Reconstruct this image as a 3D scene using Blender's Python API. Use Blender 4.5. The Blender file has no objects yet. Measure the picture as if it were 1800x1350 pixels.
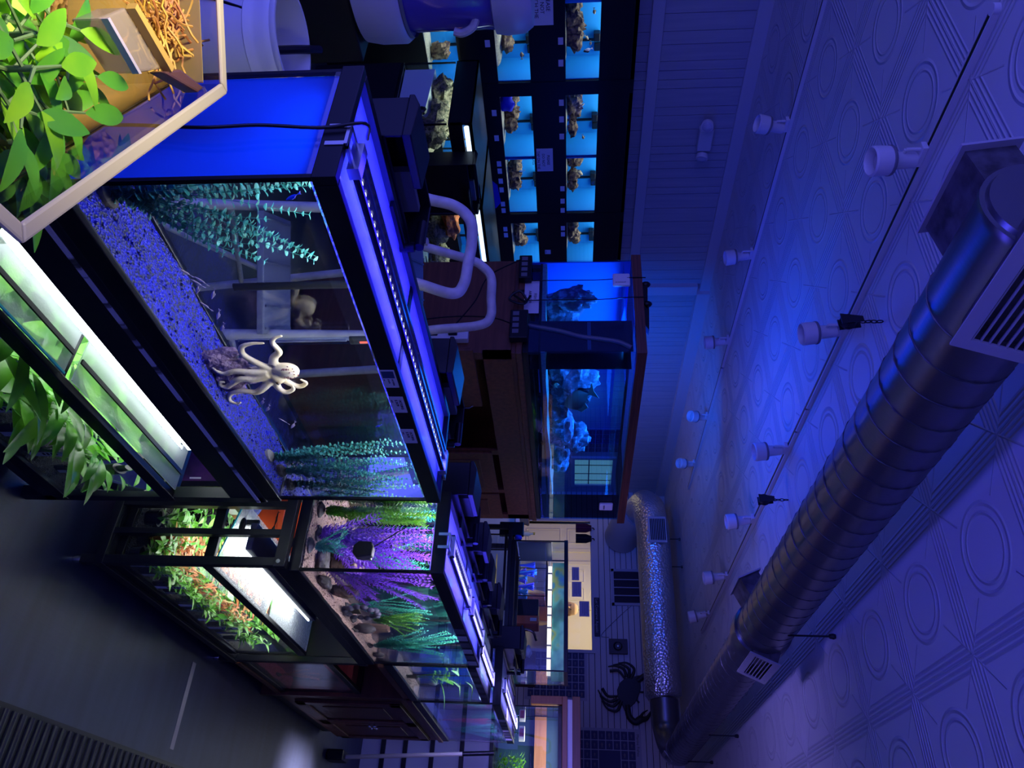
import bpy, math, random
from mathutils import Vector, Matrix, noise
PI = math.pi
COL = bpy.context.scene.collection
rnd = random.Random(11)
V = Vector

# ------------------------------------------------------------------ mesh builder
class MB:
    def __init__(s):
        s.v = []; s.f = []; s.mi = []
    def add(s, vs, fs, mi=0):
        o = len(s.v)
        s.v += [tuple(v) for v in vs]
        s.f += [tuple(i + o for i in f) for f in fs]
        s.mi += [mi] * len(fs)
    def box(s, a, b, mi=0, mtx=None):
        x0, x1 = sorted((a[0], b[0])); y0, y1 = sorted((a[1], b[1])); z0, z1 = sorted((a[2], b[2]))
        vs = [V((x, y, z)) for z in (z0, z1) for y in (y0, y1) for x in (x0, x1)]
        if mtx: vs = [mtx @ v for v in vs]
        s.add(vs, [(0,2,3,1),(4,5,7,6),(0,1,5,4),(2,6,7,3),(0,4,6,2),(1,3,7,5)], mi)
    def frame(s, x0, x1, y0, y1, z0, z1, t, mi=0):      # hollow rectangle lying flat
        s.box((x0,y0,z0),(x1,y0+t,z1),mi); s.box((x0,y1-t,z0),(x1,y1,z1),mi)
        s.box((x0,y0+t,z0),(x0+t,y1-t,z1),mi); s.box((x1-t,y0+t,z0),(x1,y1-t,z1),mi)
    def tube(s, pts, r, n=8, mi=0, cap=True):
        pts = [V(p) for p in pts]; N = len(pts)
        rs = r if isinstance(r, (list, tuple)) else [r]*N
        t0 = (pts[1]-pts[0]).normalized()
        up = V((0,0,1)) if abs(t0.z) < .9 else V((1,0,0))
        nrm = (up - t0*up.dot(t0)).normalized()
        vs = []
        for i in range(N):
            t = (pts[min(i+1,N-1)]-pts[max(i-1,0)])
            t = t.normalized() if t.length > 1e-9 else t0
            nrm = nrm - t*nrm.dot(t)
            nrm = nrm.normalized() if nrm.length > 1e-9 else t.orthogonal().normalized()
            b = t.cross(nrm)
            for k in range(n):
                a = 2*PI*k/n
                vs.append(pts[i] + (nrm*math.cos(a)+b*math.sin(a))*rs[i])
        fs = [(i*n+k, i*n+(k+1)%n, (i+1)*n+(k+1)%n, (i+1)*n+k) for i in range(N-1) for k in range(n)]
        if cap: fs += [tuple(range(n-1,-1,-1)), tuple((N-1)*n+k for k in range(n))]
        s.add(vs, fs, mi)
    def lathe(s, prof, n=24, mtx=None, mi=0, cap=True):  # profile (r,z) about local Z
        vs = []
        for r, z in prof:
            for k in range(n):
                a = 2*PI*k/n; vs.append(V((r*math.cos(a), r*math.sin(a), z)))
        if mtx: vs = [mtx @ v for v in vs]
        N = len(prof)
        fs = [(i*n+k, i*n+(k+1)%n, (i+1)*n+(k+1)%n, (i+1)*n+k) for i in range(N-1) for k in range(n)]
        if cap: fs += [tuple(range(n-1,-1,-1)), tuple((N-1)*n+k for k in range(n))]
        s.add(vs, fs, mi)
    def blob(s, c, r, seed=0, amp=.3, n=10, mi=0, fr=2.0):   # lumpy ellipsoid
        c = V(c); R = V(r) if not isinstance(r,(int,float)) else V((r,r,r))
        vs = []; m = n*2
        for i in range(n+1):
            th = PI*i/n
            for k in range(m):
                ph = 2*PI*k/m
                d = V((math.sin(th)*math.cos(ph), math.sin(th)*math.sin(ph), math.cos(th)))
                q = 1 + amp*noise.noise(d*fr + V((seed*3.1, seed*1.7, seed*.9))) + amp*.5*noise.noise(d*fr*2.6 + V((seed, 5, 2)))
                vs.append(c + V((d.x*R.x, d.y*R.y, d.z*R.z))*q)
        fs = [(i*m+k, (i+1)*m+k, (i+1)*m+(k+1)%m, i*m+(k+1)%m) for i in range(n) for k in range(m)]
        s.add(vs, fs, mi)
    def prism(s, poly, fn, d0, d1, mi=0):                 # poly 2-D, fn(u,v,d)->3-D
        n = len(poly)
        vs = [fn(u,v,d0) for u,v in poly] + [fn(u,v,d1) for u,v in poly]
        fs = [tuple(range(n-1,-1,-1)), tuple(range(n,2*n))] + [(i,(i+1)%n,n+(i+1)%n,n+i) for i in range(n)]
        s.add(vs, fs, mi)
    def leaf(s, base, d, up, L, W, bend=.3, n=5, fold=.25, mi=0, tipw=.0, peak=.42):
        base = V(base); d = V(d).normalized(); side = d.cross(V(up))
        side = side.normalized() if side.length > 1e-6 else d.orthogonal().normalized()
        up = side.cross(d).normalized()
        vs = []; p = base.copy(); dd = d.copy()
        for i in range(n+1):
            t = i/n
            w = W*.5*((math.sin(PI*min(1,(t/peak)*.5 if t<peak else .5+.5*(t-peak)/(1-peak))))**.8)
            w = max(w, W*.03)
            u2 = side.cross(dd).normalized()
            vs += [p - side*w + u2*w*fold, p, p + side*w + u2*w*fold]
            p = p + dd*(L/n)
            dd = (dd - up*(bend/n)).normalized()
        fs = []
        for i in range(n):
            a = i*3
            fs += [(a,a+1,a+4,a+3),(a+1,a+2,a+5,a+4)]
        s.add(vs, fs, mi)

WL = {}
def obj(name, mb, mats, parent=None, smooth=None, bevel=0):
    off = WL[parent.name] if parent else V((0,0,0))
    me = bpy.data.meshes.new(name)
    me.from_pydata([(x-off.x, y-off.y, z-off.z) for x,y,z in mb.v], [], mb.f)
    for m in (mats if isinstance(mats,(list,tuple)) else [mats]): me.materials.append(m)
    if any(mb.mi): me.polygons.foreach_set('material_index', mb.mi)
    if smooth is not None:
        me.polygons.foreach_set('use_smooth', [True]*len(me.polygons))
        me.set_sharp_from_angle(angle=math.radians(smooth))
    me.update()
    o = bpy.data.objects.new(name, me); COL.objects.link(o)
    if parent: o.parent = parent
    WL[o.name] = V(off)
    if bevel:
        b = o.modifiers.new('bevel','BEVEL'); b.width = bevel; b.segments = 2; b.limit_method = 'ANGLE'
    return o
def tag(o, label=None, cat=None, group=None, kind=None):
    if label: o['label'] = label
    if cat: o['category'] = cat
    if group: o['group'] = group
    if kind: o['kind'] = kind
    return o
def thing(name, label, cat, loc, group=None):
    o = bpy.data.objects.new(name, None); COL.objects.link(o); o.location = loc
    o.empty_display_size = .05
    WL[o.name] = V(loc)
    return tag(o, label, cat, group)
def copy_tree(root, loc, rz=None, label=None, scale=None):
    c = root.copy(); COL.objects.link(c); c.location = loc
    if rz is not None: c.rotation_euler = (0,0,rz)
    if scale: c.scale = (scale,)*3
    if label: c['label'] = label
    WL[c.name] = V(loc)
    for ch in list(root.children):
        a = ch.copy(); COL.objects.link(a); a.parent = c
        for g in list(ch.children):
            b = g.copy(); COL.objects.link(b); b.parent = a
    return c
def structure(name, mb, m, smooth=None):
    return tag(obj(name, mb, m, None, smooth), kind='structure')
def B(*boxes):
    m = MB()
    for a, b in boxes: m.box(a, b)
    return m
def T(pts, r, n=8):
    m = MB(); m.tube(pts, r, n); return m
def curve(pts, n=24):                                     # Catmull-Rom through points
    P = [V(p) for p in pts]; P = [P[0]*2-P[1]] + P + [P[-1]*2-P[-2]]
    out = []
    segs = len(P)-3
    for i in range(segs):
        for k in range(n//segs+1):
            t = k/(n//segs+1)
            a,b,c,d = P[i:i+4]
            out.append(.5*((2*b)+(c-a)*t+(2*a-5*b+4*c-d)*t*t+(3*b-a-3*c+d)*t**3))
    out.append(P[-2]); return out
def axis_mtx(o, d, roll=V((0,0,1))):                      # local Z -> d
    d = V(d).normalized()
    x = roll.cross(d)
    x = x.normalized() if x.length > 1e-5 else V((1,0,0))
    y = d.cross(x)
    m = Matrix((x,y,d)).transposed().to_4x4(); m.translation = V(o); return m
def text(name, s, origin, right, up, size, m, parent=None, align='LEFT', ext=.0004):
    cu = bpy.data.curves.new(name, 'FONT'); cu.body = s; cu.size = size; cu.extrude = ext; cu.align_x = align
    cu.resolution_u = 2
    cu.materials.append(m)
    o = bpy.data.objects.new(name, cu); COL.objects.link(o)
    r = V(right).normalized(); u = V(up).normalized(); nrm = r.cross(u)
    mt = Matrix((r,u,nrm)).transposed().to_4x4()
    off = WL[parent.name] if parent else V((0,0,0))
    mt.translation = V(origin) - off
    me = bpy.data.meshes.new_from_object(o)              # lettering becomes an ordinary mesh
    bpy.data.objects.remove(o); bpy.data.curves.remove(cu)
    o = bpy.data.objects.new(name, me); COL.objects.link(o)
    if parent: o.parent = parent
    o.matrix_local = mt
    return o

# ------------------------------------------------------------------ materials
def mat(name, col, rough=.5, metal=0., spec=.5, var=None, bump=None, emit=None, trans=None, alpha=None, coat=0):
    m = bpy.data.materials.new(name); m.use_nodes = True
    nt = m.node_tree; N = nt.nodes; L = nt.links; b = N['Principled BSDF']
    b.inputs['Base Color'].default_value = (*col,1); b.inputs['Roughness'].default_value = rough
    b.inputs['Metallic'].default_value = metal; b.inputs['Specular IOR Level'].default_value = spec
    if coat: b.inputs['Coat Weight'].default_value = coat
    tc = N.new('ShaderNodeTexCoord')
    if var:                                              # (colour2, scale, kind, lo, hi)
        c2, sc, kind = var[:3]; lo, hi = (var[3], var[4]) if len(var) > 4 else (.35,.65)
        mp = N.new('ShaderNodeMapping'); L.new(tc.outputs['Object'], mp.inputs[0])
        mp.inputs['Scale'].default_value = sc if isinstance(sc,(tuple,list)) else (sc,sc,sc)
        if kind == 'voro':
            t = N.new('ShaderNodeTexVoronoi'); t.inputs['Scale'].default_value = 1
            sep = N.new('ShaderNodeSeparateColor'); L.new(t.outputs['Color'], sep.inputs[0]); src = sep.outputs[0]
        else:
            t = N.new('ShaderNodeTexNoise'); t.inputs['Scale'].default_value = 1; t.inputs['Detail'].default_value = 4; src = t.outputs['Fac']
        L.new(mp.outputs[0], t.inputs['Vector'])
        r = N.new('ShaderNodeMapRange'); r.inputs[1].default_value = lo; r.inputs[2].default_value = hi
        L.new(src, r.inputs[0])
        mx = N.new('ShaderNodeMix'); mx.data_type = 'RGBA'
        mx.inputs[6].default_value = (*col,1); mx.inputs[7].default_value = (*c2,1)
        L.new(r.outputs[0], mx.inputs[0]); L.new(mx.outputs[2], b.inputs['Base Color'])
    if bump:                                             # (scale, strength, kind)
        sc, st, kind = bump
        mp = N.new('ShaderNodeMapping'); L.new(tc.outputs['Object'], mp.inputs[0])
        mp.inputs['Scale'].default_value = sc if isinstance(sc,(tuple,list)) else (sc,sc,sc)
        if kind == 'voro': t = N.new('ShaderNodeTexVoronoi'); src = t.outputs['Distance']
        else: t = N.new('ShaderNodeTexNoise'); src = t.outputs['Fac']
        t.inputs['Scale'].default_value = 1
        L.new(mp.outputs[0], t.inputs['Vector'])
        bp = N.new('ShaderNodeBump'); bp.inputs['Strength'].default_value = st; bp.inputs['Distance'].default_value = .01
        L.new(src, bp.inputs['Height']); L.new(bp.outputs[0], b.inputs['Normal'])
    if emit:
        b.inputs['Emission Color'].default_value = (*emit[0],1); b.inputs['Emission Strength'].default_value = emit[1]
    if trans is not None:
        tr = N.new('ShaderNodeBsdfTranslucent'); tr.inputs[0].default_value = (*col,1)
        mxs = N.new('ShaderNodeMixShader'); mxs.inputs[0].default_value = trans
        L.new(b.outputs[0], mxs.inputs[1]); L.new(tr.outputs[0], mxs.inputs[2]); L.new(mxs.outputs[0], N['Material Output'].inputs[0])
    if alpha is not None:
        tr = N.new('ShaderNodeBsdfTransparent')
        mxs = N.new('ShaderNodeMixShader'); mxs.inputs[0].default_value = alpha
        L.new(tr.outputs[0], mxs.inputs[1]); L.new(b.outputs[0], mxs.inputs[2]); L.new(mxs.outputs[0], N['Material Output'].inputs[0])
    return m
def glassmat(name, tint=(.95,.98,1), refl=1.0, rough=0.):
    m = bpy.data.materials.new(name); m.use_nodes = True
    nt = m.node_tree; N = nt.nodes; L = nt.links; N.remove(N['Principled BSDF'])
    tr = N.new('ShaderNodeBsdfTransparent'); tr.inputs[0].default_value = (*tint,1)
    gl = N.new('ShaderNodeBsdfGlossy'); gl.inputs['Roughness'].default_value = rough
    fr = N.new('ShaderNodeFresnel')
    gm = N.new('ShaderNodeNewGeometry'); io = N.new('ShaderNodeMath'); io.operation = 'MULTIPLY_ADD'   # both faces of a pane reflect alike
    io.inputs[1].default_value = 1/1.45-1.45; io.inputs[2].default_value = 1.45; L.new(gm.outputs['Backfacing'], io.inputs[0]); L.new(io.outputs[0], fr.inputs[0])
    mu = N.new('ShaderNodeMath'); mu.operation = 'MULTIPLY'; mu.inputs[1].default_value = refl; L.new(fr.outputs[0], mu.inputs[0])
    mx = N.new('ShaderNodeMixShader'); L.new(mu.outputs[0], mx.inputs[0]); L.new(tr.outputs[0], mx.inputs[1]); L.new(gl.outputs[0], mx.inputs[2])
    L.new(mx.outputs[0], N['Material Output'].inputs[0]); return m
def watermat(name, tint=(.97,.99,1), bump=0):
    m = bpy.data.materials.new(name); m.use_nodes = True
    nt = m.node_tree; N = nt.nodes; L = nt.links; N.remove(N['Principled BSDF'])
    g = N.new('ShaderNodeBsdfGlass'); g.inputs[0].default_value = (*tint,1); g.inputs['IOR'].default_value = 1.33
    L.new(g.outputs[0], N['Material Output'].inputs[0]); return m
def wood(name, c1, c2, grain=(3,40,40), rough=.45):
    return mat(name, c1, rough, var=(c2, grain, 'noise', .3, .7), bump=(grain, .08, 'noise'))
def lamp(name, col, s):
    return mat(name, (0,0,0), .5, emit=(col, s))

K = {}
K['black'] = mat('black plastic', (.004,.005,.009), .38, spec=.32)
K['blackgloss'] = mat('gloss black plastic', (.006,.006,.010), .18)
K['steel_black'] = mat('black powder coated steel', (.008,.009,.014), .42, spec=.4)
K['grey'] = mat('grey plastic', (.16,.16,.18), .5)
K['white'] = mat('white plastic', (.78,.77,.76), .45)
K['paper'] = mat('white paper', (.75,.74,.74), .8)
K['ink'] = mat('black ink', (.01,.01,.02), .7)
K['glass'] = glassmat('clear glass')
K['glassedge'] = mat('green glass edge', (.1,.75,.6), .2)
K['water'] = watermat('aquarium water')
K['lid'] = mat('dusty glass lid', (.8,.82,.85), .25, bump=(160,.25,'noise'), alpha=.5)
for n_ in list(K['lid'].node_tree.nodes):              # dust on the lid glows from light below too
    if n_.type == 'BSDF_PRINCIPLED':
        nt_ = K['lid'].node_tree; tl_ = nt_.nodes.new('ShaderNodeBsdfTranslucent'); tl_.inputs[0].default_value = (.8,.82,.85,1)
        mx_ = nt_.nodes.new('ShaderNodeMixShader'); mx_.inputs[0].default_value = .5
        dst_ = n_.outputs[0].links[0].to_socket; nt_.links.new(n_.outputs[0], mx_.inputs[1]); nt_.links.new(tl_.outputs[0], mx_.inputs[2]); nt_.links.new(mx_.outputs[0], dst_)
K['silver'] = mat('brushed aluminium', (.62,.62,.62), .35, 1.)
K['chrome'] = mat('chrome', (.75,.75,.78), .15, 1.)
K['led_white'] = lamp('white led', (.86,.95,1), 12)
K['led_blue'] = lamp('blue white led', (.50,.52,1), 7)
K['led_deep'] = lamp('deep blue led', (.05,.06,1), 6)
K['blueback'] = mat('blue aquarium backing', (.0,.20,1.0), .35, spec=.5, trans=.6)
K['bankblue'] = mat('sky blue tank backing', (.01,.30,.78), .5)
K['sand'] = mat('pale sand', (.72,.66,.42), .9, var=((.5,.45,.3), 90, 'noise'), bump=(200,.5,'noise'))
K['bluegravel'] = mat('blue gravel', (.003,.010,.62), .5, var=((.004,.010,.07), 150, 'voro', .25,.8), bump=(150,.9,'voro'))
K['pinkgravel'] = mat('pinkish natural gravel', (.80,.54,.42), .7, var=((.34,.20,.18), 170, 'voro', .2,.9), bump=(170,.9,'voro'))
K['redgravel'] = mat('red gravel', (.55,.06,.08), .6, var=((.25,.03,.06), 150, 'voro', .2,.9), bump=(150,.9,'voro'))
K['soil'] = mat('dark aquarium soil', (.05,.05,.055), .85, var=((.10,.095,.09), 200, 'voro'), bump=(200,.9,'voro'))
K['rock'] = mat('encrusted live rock', (.30,.20,.10), .85, var=((.06,.03,.03), 34, 'noise', .4,.6), bump=(60,.8,'noise'))
K['rockdark'] = mat('dark slate', (.020,.017,.022), .7, var=((.055,.045,.055), 25, 'noise'), bump=(50,.7,'noise'))
K['oak'] = wood('stained oak', (.20,.065,.028), (.11,.032,.014))
K['oakdark'] = wood('dark stained oak', (.14,.042,.02), (.08,.022,.012))
K['teal'] = mat('teal plastic leaf', (.08,.42,.40), .5, var=((.02,.20,.17), 14, 'noise'), trans=.3)
K['tealgreen'] = mat('sea green plastic leaf', (.03,.38,.25), .5, var=((.10,.55,.5), 7, 'noise'), trans=.3)
K['violet'] = mat('violet plastic leaf', (.20,.06,.72), .5, var=((.36,.08,.62), 12, 'noise'), trans=.3)
K['lime'] = mat('lime green leaf', (.26,.55,.02), .3, var=((.09,.34,.02), 16, 'noise'), trans=.3)
K['leafgreen'] = mat('bright green leaf', (.13,.40,.015), .3, var=((.04,.22,.03), 12, 'noise'), trans=.25)
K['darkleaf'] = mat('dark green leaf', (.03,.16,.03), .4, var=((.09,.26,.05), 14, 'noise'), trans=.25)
K['redleaf'] = mat('reddish leaf', (.5,.10,.04), .5, var=((.35,.22,.05), 14, 'noise'), trans=.25)
K['stem'] = mat('plant stem', (.10,.18,.06), .6)

def area(name, loc, sx, sy, e, col, direction=(0,0,-1), roll=V((0,1,0)), spread=PI):
    l = bpy.data.lights.new(name, 'AREA'); l.shape = 'RECTANGLE'; l.size = sx; l.size_y = sy; l.energy = e; l.color = col; l.spread = spread
    o = bpy.data.objects.new(name, l); COL.objects.link(o)
    o.matrix_world = axis_mtx(loc, -V(direction), roll)
    return o
def point(name, loc, e, col, r=.05):
    l = bpy.data.lights.new(name, 'POINT'); l.energy = e; l.color = col; l.shadow_soft_size = r
    o = bpy.data.objects.new(name, l); COL.objects.link(o); o.location = loc; return o
WORLD_S=4.0; LS=1.0
# ------------------------------------------------------------------ camera, world
F_PX = 1330.0
YAW = math.radians(34.649); PITCH = math.radians(4.471)
fh = V((-math.sin(YAW), math.cos(YAW), 0)); Rr = V((math.cos(YAW), math.sin(YAW), 0))
Fw = fh*math.cos(PITCH) - V((0,0,1))*math.sin(PITCH); Uu = fh*math.sin(PITCH) + V((0,0,1))*math.cos(PITCH)
cam = bpy.data.cameras.new('camera'); cam.sensor_width = 36; cam.lens = F_PX/1800*36; cam.clip_start = .02
co = bpy.data.objects.new('camera', cam); COL.objects.link(co)
mt = Matrix((Uu, -Rr, -Fw)).transposed().to_4x4(); mt.translation = (0,0,1.69); co.matrix_world = mt   # the phone was held on its side
sc = bpy.context.scene; sc.camera = co
sc.view_settings.view_transform = 'Standard'; sc.view_settings.look = 'None'; sc.view_settings.gamma = 1; sc.view_settings.exposure = 0
sc.view_settings.use_curve_mapping = False
cy = sc.cycles
cy.transparent_max_bounces = 40; cy.max_bounces = 12; cy.transmission_bounces = 12; cy.glossy_bounces = 4; cy.diffuse_bounces = 3
cy.sample_clamp_indirect = 4; cy.caustics_refractive = True; cy.caustics_reflective = False; cy.use_denoising = True
w = bpy.data.worlds.new('world'); sc.world = w; w.use_nodes = True
w.node_tree.nodes['Background'].inputs[0].default_value = (.062,.068,.50,1); w.node_tree.nodes['Background'].inputs[1].default_value = WORLD_S

# ------------------------------------------------------------------ room shell
K['floor'] = mat('dark laminate floor', (.018,.028,.065), .45, var=((.011,.017,.042), (2,14,1), 'noise'), bump=((60,6,1), .05, 'noise'))
K['panel'] = mat('white painted boards', (.42,.43,.46), .55, var=((.36,.37,.42), (2,30,2), 'noise'))
K['trimw'] = mat('white painted trim', (.50,.51,.55), .45)
K['slat'] = mat('pale slatwall', (.56,.54,.58), .5)
K['slatgap'] = mat('dark slatwall groove', (.02,.02,.03), .6)
K['cream'] = mat('cream painted wall', (.80,.72,.54), .6)
def tin():
    m = mat('white tin ceiling tile', (.62,.62,.62), .4)
    nt = m.node_tree; N = nt.nodes; L = nt.links; b = N['Principled BSDF']
    def ma(op, a, b_=None):
        n = N.new('ShaderNodeMath'); n.operation = op
        for i, x in enumerate((a, b_)):
            if x is None: continue
            if isinstance(x,(int,float)): n.inputs[i].default_value = x
            else: L.new(x, n.inputs[i])
        return n.outputs[0]
    tc = N.new('ShaderNodeTexCoord'); sp = N.new('ShaderNodeSeparateXYZ'); L.new(tc.outputs['Object'], sp.inputs[0])
    u = ma('SUBTRACT', ma('FRACT', ma('DIVIDE', ma('ADD', sp.outputs[0], 8.33), .54)), .5)
    v = ma('SUBTRACT', ma('FRACT', ma('DIVIDE', ma('ADD', sp.outputs[1], 3.32), .55)), .5)
    au = ma('ABSOLUTE', u); av = ma('ABSOLUTE', v); mx = ma('MAXIMUM', au, av)
    r = ma('SQRT', ma('ADD', ma('MULTIPLY', u, u), ma('MULTIPLY', v, v)))
    def ridge(x, c, wd):
        return ma('MAXIMUM', ma('SUBTRACT', 1, ma('DIVIDE', ma('ABSOLUTE', ma('SUBTRACT', x, c)), wd)), 0)
    h = ma('ADD', ridge(r,.27,.02), ridge(r,.21,.015))
    for c, wd in ((.495,.012),(.46,.014),(.42,.014)): h = ma('ADD', h, ridge(mx,c,wd))
    dg = ma('ABSOLUTE', ma('SUBTRACT', au, av)); msk = ma('MULTIPLY', ridge(dg,0,.012), ma('GREATER_THAN', r, .33)); h = ma('ADD', h, msk)
    bp = N.new('ShaderNodeBump'); bp.inputs['Strength'].default_value = .55; bp.inputs['Distance'].default_value = .02
    L.new(h, bp.inputs['Height']); L.new(bp.outputs[0], b.inputs['Normal']); return m
K['tin'] = tin()
HT = 3.05; XW = -5.1; YB = 10.2
structure('floor', B(((-6.6,-1.5,-.06),(1.6,13.2,0))), K['floor'])
structure('ceiling', B(((-5.3,-1.5,HT),(1.6,YB+.1,HT+.06))), K['tin'])
structure('wall_right', B(((1.6,-1.5,0),(1.7,13.2,HT))), K['panel'])
# left wall of V-groove boards
m = B(((XW-.12,-1.5,0),(XW-.008,YB+.1,HT)))
y = -1.4
while y < YB:
    wd = rnd.choice((.075,.1,.13,.16)); e = min(y+wd-.005, YB)
    m.box((XW-.02,y,2.335),(XW,e,2.955)); m.box((XW-.02,y,0),(XW,e,2.245)); y += wd
structure('wall_left', m, K['panel'])
structure('trim_1', B(((XW,-1.5,2.245),(XW+.028,YB,2.33))), K['trimw'])
structure('trim_2', B(((XW,-1.5,2.955),(XW+.03,5.72,HT)), ((XW,5.72,2.925),(XW+.075,YB,HT))), K['trimw'])
structure('trim_3', B(((XW,5.64,2.33),(XW+.05,5.76,2.925))), K['trimw'])
# slatwall across the back, open over the doorway
DX0, DX1, DZ = -4.62, -2.80, 1.965
m = B(((-5.2,YB+.012,DZ),(1.6,YB+.08,HT)), ((-5.2,YB+.012,0),(DX0,YB+.08,DZ)), ((DX1,YB+.012,0),(1.6,YB+.08,DZ)))
m2 = MB(); z = .02
while z < HT-.05:
    z1 = z+.068
    if z1 < DZ+.03:
        m2.box((-5.1,YB,z),(DX0,YB+.014,z1)); m2.box((DX1,YB,z),(1.6,YB+.014,z1))
    elif z > DZ: m2.box((-5.1,YB,z),(1.6,YB+.014,z1))
    z += .0762
m2.mi = [0]*len(m2.f)
m2.add(m.v, m.f, 1)
structure('wall_back', m2, [K['slat'], K['slatgap']])
structure('trim_4', B(((-5.1,YB-.03,HT-.075),(1.6,YB,HT))), K['trimw'])
m = B(((DX0-.05,YB-.02,0),(DX0,YB+.1,DZ)), ((DX1,YB-.02,0),(DX1+.04,YB+.1,DZ)), ((DX0-.05,YB-.02,DZ),(DX1+.04,YB+.1,DZ+.04)))
DOOR1 = structure('door_1', m, K['slat'])
# the lit room behind the doorway
structure('wall_far', B(((-6.6,13.0,0),(-.9,13.1,2.7))), K['cream'])
structure('wall_far_left', B(((-6.6,YB+.1,0),(-6.5,13.1,2.7))), K['cream'])
structure('wall_far_right', B(((-1.4,YB+.1,0),(-1.3,13.1,2.7))), K['cream'])
structure('ceiling_far', B(((-6.6,YB+.1,2.7),(-1.3,13.1,2.76))), K['cream'])
def six_panel(name, x0, x1, y):
    o = structure(name, B(((x0-.06,y-.03,0),(x0,y,2.1)), ((x1,y-.03,0),(x1+.06,y,2.1)), ((x0-.06,y-.03,2.04),(x1+.06,y,2.1))), K['cream'])
    m = B(((x0,y-.02,0),(x1,y,2.04)))
    wd = (x1-x0-.3)/2
    for k in range(2):
        for z0, z1 in ((.15,.75),(.87,1.5),(1.62,1.92)):
            a_ = x0+.1+k*(wd+.1)
            m.box((a_+.03,y-.028,z0+.04),(a_+wd-.03,y-.0199,z1-.04))
            for q0,q1 in (((a_,z0),(a_+wd,z0+.012)),((a_,z1-.012),(a_+wd,z1)),((a_,z0+.013),(a_+.012,z1-.013)),((a_+wd-.012,z0+.013),(a_+wd,z1-.013))): m.box((q0[0],y-.032,q0[1]),(q1[0],y-.0199,q1[1]))
    p = obj('door_panel', m, mat('cream door paint', (.82,.76,.6), .5), o)
    k = MB(); k.lathe([(0,0),(.025,0),(.032,.02),(.025,.045),(0,.05)], 12, axis_mtx((x1-.07,y-.02,1.0),(0,-1,0)))
    obj('door_knob', k, K['blackgloss'], o, 40)
six_panel('door_2', -6.2, -5.35, 13.0)
six_panel('door_3', -5.05, -4.3, 13.0)
# lit opening in the left wall, seen through the canopy aquarium
m = MB(); y0,y1,z0,z1 = 9.17,9.92,1.74,2.24
m.box((XW,y0-.05,z0-.05),(XW+.03,y0,z1+.0)); m.box((XW,y1,z0-.05),(XW+.03,y1+.05,z1)); m.box((XW,y0,z0-.05),(XW+.03,y1,z0))
wn = structure('window_1', m, K['trimw'])
obj('pane', B(((XW-.004,y0,z0),(XW+.006,y1,z1))), mat('lit window', (.5,.45,.35), .5, emit=((.85,.72,.46),.55)), wn)
m = MB()
for yy in (9.35,9.6,9.8): m.box((XW+.006,yy,z0),(XW+.012,yy+.012,z1))
m.box((XW+.006,y0,1.93),(XW+.012,y1,1.945))
obj('muntin', m, K['steel_black'], wn)
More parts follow.
